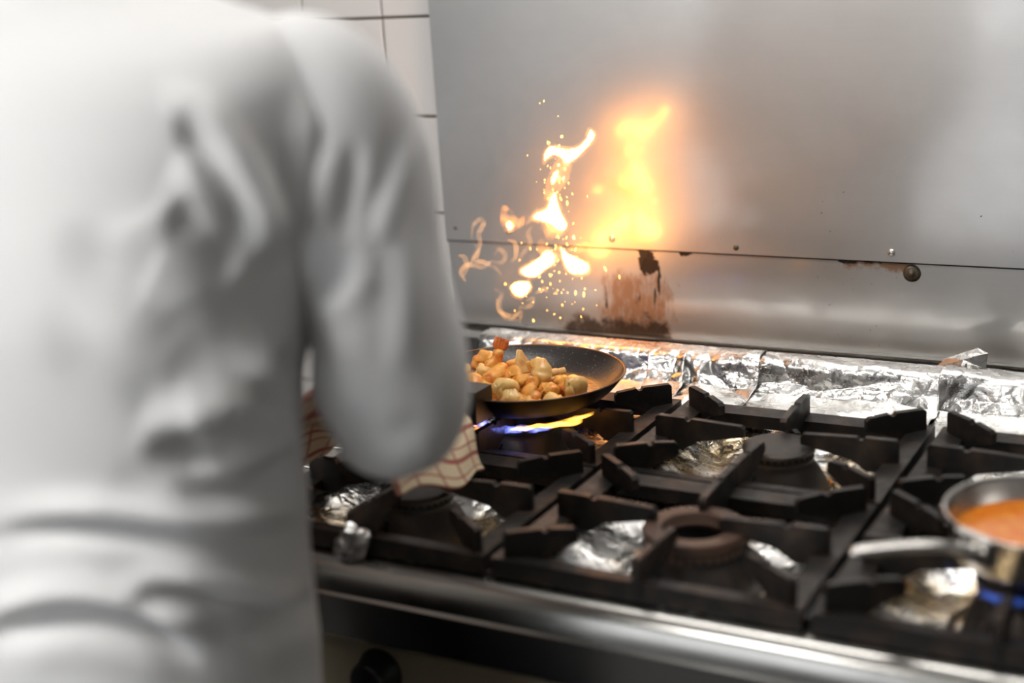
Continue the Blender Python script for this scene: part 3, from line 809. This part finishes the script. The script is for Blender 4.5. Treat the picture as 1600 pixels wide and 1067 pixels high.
# ================================================================== saucepan
SX, SY, SZ = -0.184, 1.335, 0.9575
pot = empty('saucepan', (SX, SY, SZ), 'shallow stainless steel saucepan with orange sauce and a long handle', 'saucepan')
PRr, PH = 0.093, 0.046
o = lathe('bowl', [(0, 0), (.080, 0), (.086, .003), (.0895, .010), (PRr - .001, PH - .003), (PRr + .0022, PH - .001), (PRr + .002, PH + .001), (PRr - .0008, PH), (PRr - .003, PH - .004), (.087, .012), (.083, .005), (0, .004)], 'steel_pot', pot, 64)
tip = np.array(atz(1328, 863, 1.002)); br = np.array((SX - .052, SY - .088, 0.992))
loc = np.array((SX, SY, SZ))
hpts = [br - loc, br + (-.012, -.012, .004) - loc, br * .72 + tip * .28 + (0, -.004, .006) - loc, br * .4 + tip * .6 + (0, 0, .004) - loc, tip - loc]
link('handle', tube_mesh('handle', spline(hpts, 7), np.interp(np.linspace(0, 1, 29), [0, .1, .3, .95, 1], [.011, .0105, .008, .0085, .005]), 16, .62), 'steel_pot', pot)
bm = bmesh.new(); add_box(bm, -.021, .021, -.006, .004, -.013, .013)
o = bm_obj('handle_plate', bm, 'steel_pot', pot, False, .004); ang = math.atan2(br[1] - SY, br[0] - SX)
o.location = (math.cos(ang) * .0955, math.sin(ang) * .0955, .034); o.rotation_euler = (0, 0, ang + math.pi / 2)
for s in (-.013, .013):
    q = lathe('rivet', [(0, .0025), (.003, .002), (.004, 0)], 'screw_steel', pot, 12)
    q.rotation_euler = (math.pi / 2, 0, ang + math.pi / 2); q.location = (math.cos(ang) * .1015 - math.sin(ang) * s, math.sin(ang) * .1015 + math.cos(ang) * s, .036)
sc_ = lathe('orange_sauce', [(0, .001), (.04, .0006), (.08, .0), (.0873, -.0006)], 'sauce', None, 56)
sc_.location = (SX, SY, SZ + .022); tag(sc_, 'orange tomato sauce inside the saucepan', 'sauce')

# ================================================================== flames
def poly_dist(poly, Q):
    """signed distance (positive inside) from points Q to closed polygon"""
    d = np.full(len(Q), 1e9); inside = np.zeros(len(Q), bool); n = len(poly)
    for i in range(n):
        a = poly[i]; b = poly[(i + 1) % n]; ab = b - a
        t = np.clip(((Q - a) @ ab) / max(ab @ ab, 1e-9), 0, 1)
        d = np.minimum(d, np.linalg.norm(Q - (a + t[:, None] * ab), axis=1))
        c = ((a[1] > Q[:, 1]) != (b[1] > Q[:, 1])) & (Q[:, 0] < (b[0] - a[0]) * (Q[:, 1] - a[1]) / (b[1] - a[1] + 1e-12) + a[0])
        inside ^= c
    return np.where(inside, d, -d)
def flame_mesh(name, poly, y, grow, k, step, parent, material, base):
    """inflate a closed outline into a rounded solid body around depth y"""
    poly = np.array(poly, float)
    lp = np.vstack([poly[-1:], poly, poly[:2]])
    sm = []
    for i in range(1, len(lp) - 2):
        a, b, c, d = lp[i - 1], lp[i], lp[i + 1], lp[i + 2]
        for t in np.linspace(0, 1, 5, endpoint=False):
            sm.append(.5 * (2 * b + (c - a) * t + (2 * a - 5 * b + 4 * c - d) * t * t + (3 * b - a - 3 * c + d) * t ** 3))
    poly = np.array(sm)
    lo = poly.min(0) - grow - 2; hi = poly.max(0) + grow + 2
    us = np.arange(lo[0], hi[0] + step, step); vs_ = np.arange(lo[1], hi[1] + step, step)
    Ug, Vg = np.meshgrid(us, vs_, indexing='ij'); Q = np.stack([Ug.ravel(), Vg.ravel()], 1)
    d = poly_dist(poly, Q) + grow
    th = np.sqrt(np.clip(d, 0, None)) * np.sqrt(k) * 0.00095
    th = np.where(d > 0, np.maximum(th, .0002), 0)
    nu, nv = Ug.shape
    ins = (d > 0).reshape(nu, nv)
    front = np.array([aty(u, v, y) for u, v in Q]); back = front.copy()
    dirn = front - np.array([0, 0, CZ]); dirn /= np.linalg.norm(dirn, axis=1)[:, None]
    wob = 0.012 * np.sin(Q[:, 1] / 31.0)[:, None] * np.array([0, 1, 0])
    front = front - dirn * th[:, None] + wob; back = back + dirn * th[:, None] + wob
    cell = ins[:-1, :-1] & ins[1:, :-1] & ins[:-1, 1:] & ins[1:, 1:]
    idx = np.arange(nu * nv).reshape(nu, nv); N = nu * nv
    fs = []
    I, J = np.nonzero(cell)
    for i, j in zip(I, J):
        a, b, c, dd = idx[i, j], idx[i + 1, j], idx[i + 1, j + 1], idx[i, j + 1]
        fs.append((a, b, c, dd)); fs.append((N + dd, N + c, N + b, N + a))
    cp = np.pad(cell, 1)
    for i, j in zip(I, J):
        a, b, c, dd = idx[i, j], idx[i + 1, j], idx[i + 1, j + 1], idx[i, j + 1]
        for (p, q, di, dj) in ((a, b, 0, -1), (b, c, 1, 0), (c, dd, 0, 1), (dd, a, -1, 0)):
            if not cp[i + 1 + di, j + 1 + dj]: fs.append((q, p, N + p, N + q))
    V = np.vstack([front, back]); used = np.unique(np.array(fs)); remap = -np.ones(len(V), int); remap[used] = np.arange(len(used))
    me = mesh(name, V[used] - base, remap[np.array(fs)])
    return link(name, me, material, parent)
FY = 1.885
def C5(pts): return [(760 + x / 3.14, 180 + y / 3.14) for x, y in pts]
fl = empty('flambe_flame', aty(835, 520, FY), 'bright yellow flames leaping up behind the frying pan', 'flame')
fb = np.array(fl.location)
cores = [
    [(265, 235), (268, 190), (300, 155), (370, 170), (430, 160), (475, 120), (505, 70), (525, 105), (480, 165), (430, 215), (375, 245), (345, 212), (310, 203), (280, 222)],
    [(248, 500), (262, 470), (310, 450), (320, 400), (345, 375), (360, 415), (390, 480), (412, 520), (405, 555), (370, 560), (330, 530), (290, 515)],
    [(150, 770), (200, 735), (250, 700), (280, 670), (310, 663), (330, 690), (320, 735), (275, 765), (230, 800), (175, 800)],
    [(365, 643), (400, 680), (485, 730), (485, 775), (450, 790), (395, 785), (370, 740), (362, 690)],
    [(100, 850), (130, 825), (190, 825), (200, 860), (175, 895), (125, 890)],
    [(112, 530), (128, 508), (150, 525), (146, 550), (122, 553)],
    [(308, 320), (318, 285), (338, 270), (345, 300), (325, 345)], [(361, 312), (370, 300), (380, 312), (370, 326)], [(330, 250), (338, 236), (346, 250), (338, 262)],
    [(430, 595), (440, 580), (448, 595), (440, 612)]]
for cpoly in cores:
    flame_mesh('flame_core', C5(cpoly), FY, 0, 9, 1.6, fl, 'flame_core', fb)
halos = cores[:5] + [[(95, 455), (110, 450), (140, 475), (170, 505), (215, 490), (200, 520), (165, 545), (120, 560), (100, 530)],
    [(300, 400), (300, 330), (315, 270), (345, 225), (390, 240), (385, 320), (350, 370), (330, 400)], [(300, 510), (400, 555), (330, 600), (310, 590)],
    [(410, 660), (440, 645), (490, 625), (505, 640), (470, 665), (420, 670)], [(255, 660), (280, 610), (300, 650), (330, 660), (360, 650), (350, 700), (280, 700)]]
for cpoly in halos:
    flame_mesh('flame_edge', C5(cpoly), FY, 5, 6, 2.0, fl, 'flame_halo', fb)
# curling wisps of burning vapour left of the flames (crop frame of 660,140 at 2.667)
def C3(pts): return [(660 + x / 2.667, 140 + y / 2.667) for x, y in pts]
wisps = [[(205, 620), (210, 570), (240, 540), (255, 560), (235, 600), (240, 650), (215, 690), (200, 730)], [(300, 690), (320, 665), (345, 690), (330, 720), (290, 715)],
         [(355, 625), (385, 640), (390, 690), (370, 720)], [(400, 720), (420, 680), (450, 640), (440, 600), (455, 570)], [(180, 800), (160, 760), (190, 730), (250, 740), (290, 710)],
         [(310, 870), (320, 920), (370, 945), (410, 930), (405, 970)], [(300, 830), (330, 850), (320, 900), (345, 950), (400, 960)], [(430, 880), (460, 870), (450, 900), (410, 910), (400, 950)],
         [(470, 850), (510, 830), (520, 845)], [(215, 640), (235, 670), (220, 710), (260, 720), (300, 740), (330, 770)], [(480, 490), (465, 520), (450, 545), (430, 560)], [(150, 690), (175, 700), (185, 740), (170, 780)]]
for n, wpts in enumerate(wisps):
    P = spline([aty(u, v, FY - .02 + .04 * math.sin(n * 2.1)) for u, v in C3(wpts)], 7)
    me = tube_mesh('vapour_wisp', P - fb, .0035 * np.sin(np.linspace(.25, 2.9, len(P))) + .0012, 10)
    link('vapour_wisp', me, 'flame_wisp', fl)
# flying sparks, far too many to count
bm = bmesh.new(); rs = np.random.default_rng(5)
for k in range(150):
    if k < 90: u, v = rs.normal(868, 36), rs.normal(440, 38)
    else: u, v = rs.normal(868, 16), rs.normal(300, 60)
    if v > 505: continue
    p = Vector(aty(u, v, FY + rs.normal(0, .03))); s = abs(rs.normal(0, .0006)) + .0004
    mtx = Matrix.Translation(p) @ Matrix.Rotation(rs.uniform(-.6, .6), 4, 'Y') @ Matrix.Diagonal((s, s, s * rs.uniform(1, 3.0), 1))
    bmesh.ops.create_icosphere(bm, subdivisions=1, radius=1, matrix=mtx)
o = bm_obj('sparks', bm, 'spark', None, True); tag(o, 'tiny orange sparks flying around the flames', 'sparks', kind='stuff')

# gas flame under the frying pan
bx, by = BC[(0, 1)]
gf = empty('gas_flame', (bx, by, .938), 'blue and yellow gas flame licking under the frying pan', 'flame')
def arc_sheet(name, a0, a1, r0, r1, z0, z1, thick, material, parent, seed):
    """curved tongue of flame rising outward from the burner ports"""
    n = 30; mth = 6
    al = np.radians(np.linspace(a0, a1, n)); s = np.linspace(0, 1, mth)
    A, S = np.meshgrid(al, s, indexing='ij')
    r = np.random.default_rng(seed); jag = 1 + .18 * np.sin(A * 9 + r.uniform(0, 6)) + .12 * np.sin(A * 23 + r.uniform(0, 6))
    edge = np.sin(np.linspace(0.12, math.pi - .12, n))[:, None] ** .5
    rr = r0 + (r1 - r0) * S ** .8 * jag; zz = z0 + (z1 - z0) * S ** 1.3
    V1 = np.stack([rr * np.cos(A), rr * np.sin(A), zz + thick * edge * np.sin(S * math.pi * .9 + .2)], -1).reshape(-1, 3)
    V2 = np.stack([rr * np.cos(A), rr * np.sin(A), zz - thick * edge * np.sin(S * math.pi * .9 + .2)], -1).reshape(-1, 3)
    f = grid_faces(n, mth); N = n * mth
    fs = [tuple(q) for q in f] + [tuple(q[::-1] + N) for q in f]
    bd = [i * mth for i in range(n)] + [(n - 1) * mth + j for j in range(1, mth)] + [i * mth + mth - 1 for i in range(n - 2, -1, -1)] + [j for j in range(mth - 2, 0, -1)]
    for i in range(len(bd)):
        a, b = bd[i], bd[(i + 1) % len(bd)]; fs.append((a, N + a, N + b, b))
    return link(name, mesh(name, np.vstack([V1, V2]), fs), material, parent)
arc_sheet('blue_tongue', 195, 318, .054, .098, -.006, .0125, .0045, 'gas_blue', gf, 1)
arc_sheet('blue_tongue', 60, 190, .054, .090, -.006, .0125, .0045, 'gas_blue', gf, 2)
arc_sheet('yellow_tongue', 288, 350, .080, .122, .008, .0195, .0030, 'gas_yellow', gf, 3)
for a in (240, 248, 256, 265):
    arc_sheet('blue_jet', a - 3, a + 3, .052, .066, -.010, .004, .003, 'gas_blue', gf, a)
bx, by = BC[(2, 0)]
gf2 = empty('gas_flame', (bx, by, .938), 'small blue gas flame under the saucepan', 'flame')
arc_sheet('blue_tongue', 200, 340, .054, .080, -.006, .012, .004, 'gas_faint', gf2, 7)

# smoke rising from the pan
sm = bmesh.new(); bmesh.ops.create_uvsphere(sm, u_segments=24, v_segments=14, radius=1)
for v_ in sm.verts: v_.co = Vector((v_.co.x * .20 - 1.02 + max(0, v_.co.z) * .08, v_.co.y * .085 + 1.905, v_.co.z * .205 + 1.185))
volmat('smoke_vol', (1.0, 0.55, 0.3), 0.0, 2.2, 10, 0.36, 0.75, 1.8, (1, 1, .6), 0.2)
o = bm_obj('smoke', sm, 'smoke_vol', None, True); tag(o, 'thin hazy smoke drifting up around the flames', 'smoke', kind='stuff')

# ================================================================== towel in the cook's hand
HG = PC + np.array(rotP @ Vector((-.004, -.30, .036)))       # where the hand grips the pan handle
tw_n, tw_m = 60, 90
sU = np.linspace(-1, 1, tw_m); sV = np.linspace(0, 1, tw_n)
A, B = np.meshgrid(sU, sV, indexing='ij')
wid = 0.150
arc = A * wid
xx = np.sign(arc) * (0.055 * np.tanh(np.abs(arc) / .055)) + A * .042
zz = 0.048 - 0.050 * np.clip(np.abs(arc) / .045, 0, 1) ** 2 - np.clip(np.abs(arc) - .045, 0, 1) * 0.62
zz = zz + .006 * np.sin(A * 9 + B * 3) + .004 * np.sin(B * 11 + A * 5)
xx = xx + .008 * np.sin(B * 7 + np.abs(A) * 4) * np.abs(A) + .012 * B * np.sign(A) * np.abs(A)
yy = (B - .5) * .170 + .010 * np.sin(A * 6)
V = np.stack([xx, yy, zz], -1).reshape(-1, 3)
me = mesh('kitchen_towel', V, grid_faces(tw_m, tw_n))
uvl = me.uv_layers.new(name='UVMap')
uvc = np.stack([(arc + .3).ravel(), (B * .17).ravel()], 1)
vi = np.zeros(len(me.loops), int); me.loops.foreach_get('vertex_index', vi)
uvl.data.foreach_set('uv', uvc[vi].ravel())
tw = link('kitchen_towel', me, 'towel'); tw.location = HG + np.array((-0.022, -0.025, -0.002)); tw.rotation_euler = (math.radians(-9), 0, 0)
s = tw.modifiers.new('thickness', 'SOLIDIFY'); s.thickness = .007; s.offset = 1
s = tw.modifiers.new('soft', 'SUBSURF'); s.levels = 1; s.render_levels = 1
tag(tw, 'cream kitchen towel with red check wrapped around the pan handle', 'towel')

# ================================================================== the cook
CX, CY = -0.925, 0.865
SHO = np.array((-0.695, 0.945, 1.428)); ELB = np.array((-0.682, 0.990, 1.178))
WRI = HG + np.array((0.055, -0.085, 0.035))
SHL = np.array((CX - .185, .905, 1.437)); ELL = np.array((CX - .26, .93, 1.14)); WRL = np.array((CX - .16, 1.075, 1.03))
person = None
def skin_body():
    V = []; E = []; Rr = []
    def add(p, r, prev=None):
        V.append(tuple(map(float, p))); Rr.append(r)
        if prev is not None: E.append((prev, len(V) - 1))
        return len(V) - 1
    pel = add((CX, CY, .95), (.11, .09))
    wa = add((CX, CY + .005, 1.10), (.115, .09), pel)
    ch = add((CX, CY + .01, 1.28), (.135, .10), wa)
    uc = add((CX, CY + .02, 1.41), (.115, .085), ch)
    nk = add((CX, CY + .045, 1.53), (.052, .052), uc)
    hd0 = add((CX, CY + .07, 1.60), (.060, .068), nk)
    hd1 = add((CX, CY + .085, 1.68), (.074, .088), hd0)
    hd2 = add((CX, CY + .085, 1.755), (.060, .075), hd1)
    add((CX, CY + .178, 1.665), (.010, .014), hd1)            # nose
    for s in (-1, 1): add((CX + s * .080, CY + .075, 1.675), (.008, .02), hd1)   # ears
    def arm(sh, el, wr, hand_dir, palm_n):
        a = add(np.array(sh) * .8 + np.array((CX, sh[1], sh[2])) * .2, (.042, .042), uc); b = add((sh + el) / 2, (.043, .043), a); c = add(el, (.038, .038), b)
        d = add((el + wr) / 2, (.035, .035), c); e = add(wr, (.025, .025), d)
        hd_ = np.array(hand_dir, float); hd_ /= np.linalg.norm(hd_); pn = np.array(palm_n, float); sd = np.cross(hd_, pn); sd /= np.linalg.norm(sd)
        p = add(np.array(wr) + hd_ * .05, (.030, .017), e)
        for k, (off, ln) in enumerate(((-.027, .066), (-.009, .076), (.009, .072), (.026, .056))):
            q = add(np.array(wr) + hd_ * .085 + sd * off, (.0085, .0085), p)
            q2 = add(np.array(wr) + hd_ * (.085 + ln * .5) + sd * off + pn * .010, (.008, .008), q)
            add(np.array(wr) + hd_ * (.085 + ln * .62) + sd * off + pn * .034, (.007, .007), q2)
        t = add(np.array(wr) + hd_ * .035 - sd * .036 + pn * .008, (.010, .010), p)
        add(np.array(wr) + hd_ * .065 - sd * .046 + pn * .028, (.0085, .0085), t)
    arm(SHO, ELB, WRI, HG - WRI, (-.1, .1, -1.0))
    arm(SHL, ELL, WRL, (.35, .9, -.1), (0, 0, -1.0))
    for s in (-1, 1):
        h = add((CX + s * .08, CY, .86), (.075, .075), pel); k = add((CX + s * .10, CY + .02, .49), (.055, .055), h)
        an = add((CX + s * .10, CY - .01, .09), (.036, .036), k); add((CX + s * .105, CY + .13, .035), (.038, .028), an)
    me = bpy.data.meshes.new('person'); me.from_pydata(V, E, []); me.update()
    o = link('person', me, 'skin', None, False)
    sm = o.modifiers.new('skin', 'SKIN'); sm.use_smooth_shade = True
    lay = me.skin_vertices[0] if len(me.skin_vertices) else None
    if lay is not None:
        for i, r in enumerate(Rr):
            lay.data[i].radius = r if isinstance(r, tuple) else (r, r)
        lay.data[0].use_root = True
    ss = o.modifiers.new('smooth', 'SUBSURF'); ss.levels = 1; ss.render_levels = 2
    return o
bpy.context.view_layer.update()
# skin layer needs to exist before radii can be set
_old_link = link
def make_person():
    o = skin_body()
    me = o.data
    return o
person = make_person()
tag(person, 'cook in a white jacket seen from behind gripping the pan handle', 'person')

# -- jacket body: rings about the spine with folds pressed into the cloth
zs = np.array([.865, .93, 1.0, 1.06, 1.12, 1.20, 1.28, 1.36, 1.42, 1.460, 1.490, 1.512, 1.528, 1.545, 1.56])
ax_ = np.array([.180, .180, .182, .188, .195, .208, .228, .246, .252, .248, .228, .182, .110, .074, .068])
by_ = np.array([.142, .142, .142, .140, .140, .145, .150, .146, .138, .128, .112, .088, .075, .068, .066])
cyo = np.array([0, 0, 0, .0, 0, .002, .006, .014, .022, .028, .034, .04, .044, .046, .048])
nz_, na_ = 260, 300
Zr = np.interp(np.linspace(0, 1, nz_) ** 1.0, np.linspace(0, 1, 400), np.interp(np.linspace(0, 1, 400), [0, 1], [.865, 1.56]))
def smooth_interp(z, zs, v):
    P = np.interp(z, zs, v)
    k = np.exp(-np.linspace(-2, 2, 21) ** 2); k /= k.sum()
    return np.convolve(np.pad(P, 10, mode='edge'), k, mode='valid')
ra = smooth_interp(Zr, zs, ax_); rb = smooth_interp(Zr, zs, by_); rc = smooth_interp(Zr, zs, cyo)
TH = np.linspace(0, 2 * np.pi, na_, endpoint=False)
ct, st = np.cos(TH), np.sin(TH)
ex = 2 / 2.5
ux = np.sign(ct) * np.abs(ct) ** ex; uy = np.sign(st) * np.abs(st) ** ex
X = CX + ra[:, None] * ux[None, :]; Y = CY + rc[:, None] + rb[:, None] * uy[None, :]; Z = np.repeat(Zr[:, None], na_, 1)
V = np.stack([X, Y, Z], -1)
def normals(V):
    du = np.roll(V, -1, 1) - np.roll(V, 1, 1); dv = np.gradient(V, axis=0)
    n = np.cross(du, dv); n /= np.linalg.norm(n, axis=2)[..., None] + 1e-12; return n
def fold_field(px, folds):
    """cloth relief from fold lines: (points, half-width px, depth m, ridge side)"""
    D = np.zeros(px.shape[:-1]); Q = px.reshape(-1, 2)
    for pts, w, dep, side in folds:
        P = spline([np.array(p, float) for p in pts], 6); best = np.full(len(Q), 1e9); sg = np.zeros(len(Q)); tt = np.zeros(len(Q))
        n = len(P) - 1
        for i in range(n):
            a, b = P[i], P[i + 1]; ab = b - a; L2 = max(ab @ ab, 1e-9)
            t = np.clip((Q - a) @ ab / L2, 0, 1); off = Q - (a + t[:, None] * ab); d = np.linalg.norm(off, axis=1)
            cr = ab[0] * off[:, 1] - ab[1] * off[:, 0]
            m_ = d < best
            best = np.where(m_, d, best); sg = np.where(m_, np.sign(cr), sg); tt = np.where(m_, (i + t) / n, tt)
        s_ = best * sg * side
        fa = np.clip(tt / .38, 0, 1); fz = np.clip((1 - tt) / .22, 0, 1); fade = fa * fa * (3 - 2 * fa) * fz * fz * (3 - 2 * fz)
        endf = fade
        prof = -np.exp(-(s_ / w) ** 2) + .75 * np.exp(-((s_ - 2.0 * w) / (1.5 * w)) ** 2) + .2 * np.exp(-((s_ + 2.6 * w) / (1.8 * w)) ** 2)
        D += (dep * prof * endf).reshape(D.shape)
    return D
nr = normals(V)
px = proj(V)
seen = np.einsum('ijk,ijk->ij', nr, np.array([0, 0, CZ]) - V) > 0
if seen.mean() < .3 or nr[nz_ // 2, 0, 0] < 0: nr = -nr; seen = np.einsum('ijk,ijk->ij', nr, np.array([0, 0, CZ]) - V) > 0
folds = [
    ([(262, 205), (290, 203), (330, 250), (372, 330), (395, 420)], 20, .014, -1),      # shoulder-blade arch
    ([(255, 330), (290, 345), (350, 400), (380, 440)], 34, .012, -1),                  # hollow below it
    ([(120, 330), (150, 400), (240, 470), (330, 560)], 40, .006, -1),
    ([(490, 120), (497, 200), (502, 280), (508, 380)], 12, .016, 1),                                # back seam by the armhole
    ([(215, 690), (300, 695), (380, 665), (475, 615)], 30, .027, -1),                   # deep fold over the waist
    ([(260, 740), (330, 760), (420, 735), (480, 690)], 26, .012, -1),
    ([(-60, 850), (120, 832), (260, 832), (480, 830)], 16, .015, -1),
    ([(180, 950), (260, 930), (330, 935), (420, 955), (490, 930)], 15, .018, -1),
    ([(300, 935), (350, 975), (410, 985), (470, 950)], 16, .010, -1),
    ([(-30, 1010), (40, 975), (120, 965), (230, 990), (330, 1040)], 18, .018, -1),
    ([(330, 560), (380, 600), (440, 590), (480, 540)], 22, .009, -1),
    ([(60, 480), (160, 600), (260, 660)], 46, .006, -1)]
D = 1.25 * np.where(seen, fold_field(px, folds), 0)
rr_ = np.random.default_rng(3)
for _ in range(14):
    k1, k2 = rr_.uniform(4, 22), rr_.integers(1, 5)
    D += .0016 * np.sin(Z * k1 + TH[None, :] * k2 + rr_.uniform(0, 6)) * np.where(Z > 1.5, .3, 1)
k = np.array([1, 4, 6, 4, 1.]) / 16
for _ in range(2):
    D = np.apply_along_axis(lambda c: np.convolve(np.pad(c, 2, mode='edge'), k, mode='valid'), 0, D)
V2 = V + nr * D[..., None]
fs = []
for i in range(nz_ - 1):
    for j in range(na_):
        j2 = (j + 1) % na_
        fs.append((i * na_ + j, i * na_ + j2, (i + 1) * na_ + j2, (i + 1) * na_ + j))
jk = link('jacket', mesh('jacket', V2.reshape(-1, 3), fs), 'cloth_white', person)
s = jk.modifiers.new('thickness', 'SOLIDIFY'); s.thickness = .003; s.offset = -1
tag(jk, 'white cotton jacket with deep folds')
# -- sleeves
def sleeve(sh, el, wr, right):
    up0 = sh + np.array((-.075 if right else .075, -.012, .020))
    path = spline([up0, sh + (0, 0, .006), sh * .5 + el * .5 + (.012 if right else -.012, -.006, .0), el + (0, -.004, .012), el * .86 + wr * .14 + (0, 0, -.004), el * .62 + wr * .38], 14)
    n = len(path); seg = 72
    rad = np.interp(np.linspace(0, 1, n), [0, .12, .22, .42, .60, .72, .84, 1.0], [.050, .064, .068, .070, .071, .070, .066, .058])
    T = np.gradient(path, axis=0); T /= np.linalg.norm(T, axis=1)[:, None]
    U = np.array((1.0, 0, 0)); G = np.zeros((n, seg, 3))
    for i in range(n):
        U = U - T[i] * (U @ T[i]); U /= np.linalg.norm(U); W_ = np.cross(T[i], U)
        a = np.linspace(0, 2 * np.pi, seg, endpoint=False)
        G[i] = path[i] + rad[i] * (np.cos(a)[:, None] * U + .94 * np.sin(a)[:, None] * W_)
    nr = normals(G)
    if np.mean(np.einsum('ijk,ijk->ij', nr, G - path[:, None, :])) < 0: nr = -nr
    D = np.zeros((n, seg))
    if right:
        seen = np.einsum('ijk,ijk->ij', nr, np.array([0, 0, CZ]) - G) > 0
        sf = [([(560, 210), (545, 300), (530, 380)], 16, .010, 1), ([(636, 175), (612, 250), (585, 320), (560, 380)], 12, .007, -1), ([(470, 470), (520, 440), (560, 380)], 16, .008, 1),
              ([(590, 330), (600, 450), (590, 600)], 24, .004, 1), ([(660, 300), (680, 450), (670, 600)], 26, .004, 1), ([(540, 640), (600, 690), (680, 650)], 22, .004, 1)]
        D = np.where(seen, fold_field(proj(G), sf), 0)
    a = np.linspace(0, 2 * np.pi, seg, endpoint=False)[None, :]; t = np.linspace(0, 1, n)[:, None]
    D = D + .0022 * np.sin(t * 17 + a * 2) + .0018 * np.sin(t * 31 - a * 3 + 1)
    G = G + nr * D[..., None]
    fs = [(i * seg + j, i * seg + (j + 1) % seg, (i + 1) * seg + (j + 1) % seg, (i + 1) * seg + j) for i in range(n - 1) for j in range(seg)]
    o = link('sleeve', mesh('sleeve', G.reshape(-1, 3), fs), 'cloth_white', jk)
    s = o.modifiers.new('thickness', 'SOLIDIFY'); s.thickness = .003; s.offset = -1
    s = o.modifiers.new('soft', 'SUBSURF'); s.levels = 1; s.render_levels = 1
    return o
sleeve(SHO, ELB, WRI, True)
sleeve(SHL, ELL, WRL, False)
# -- collar, trousers, shoes, hair
col_ = link('collar', tube_mesh('collar', [(CX + .068 * math.cos(a), CY + .047 + .064 * math.sin(a), 1.555) for a in np.linspace(-math.pi * 1.42, math.pi * .42, 40)], [.014] * 40, 10, 1.7), 'cloth_white', jk)
tv = []; tf = []
for s in (-1, 1):
    P = spline([(CX + s * .075, CY, .93), (CX + s * .082, CY, .84), (CX + s * .10, CY + .015, .50), (CX + s * .10, CY - .005, .10)], 8)
    me = tube_mesh('t', P, np.interp(np.linspace(0, 1, len(P)), [0, .3, .65, 1], [.088, .096, .086, .082]), 28, 1.0, False)
    off = len(tv); tv += [tuple(v.co) for v in me.vertices]; tf += [tuple(i + off for i in p.vertices) for p in me.polygons]; bpy.data.meshes.remove(me)
link('trousers', mesh('trousers', tv, tf), 'trousers', person)
for s in (-1, 1):
    me = tube_mesh('shoe', [(CX + s * .10, CY - .065, .05), (CX + s * .10, CY - .02, .055), (CX + s * .103, CY + .08, .045), (CX + s * .107, CY + .17, .034), (CX + s * .108, CY + .205, .030)], [.040, .048, .050, .046, .028], 20, .9)
    link('shoe', me, 'shoe', person)
hv = bmesh.new(); bmesh.ops.create_uvsphere(hv, u_segments=24, v_segments=16, radius=1)
for v_ in hv.verts:
    f = v_.co.copy(); lift = .0 if f.y < .35 else .035
    v_.co = Vector((CX + f.x * .087, CY + .068 + f.y * .105, max(1.735 + f.z * .085, 1.60 + lift + .09 * max(0, f.y))))
bm_obj('hair', hv, 'hair', person, True)
for s in (-1, 1):
    e_ = lathe('eye', [(0, .008), (.006, .006), (.009, 0)], 'eye', person, 12); e_.rotation_euler = (-math.pi / 2, 0, 0); e_.location = (CX + s * .032, CY + .165, 1.69)

bpy.context.view_layer.update()
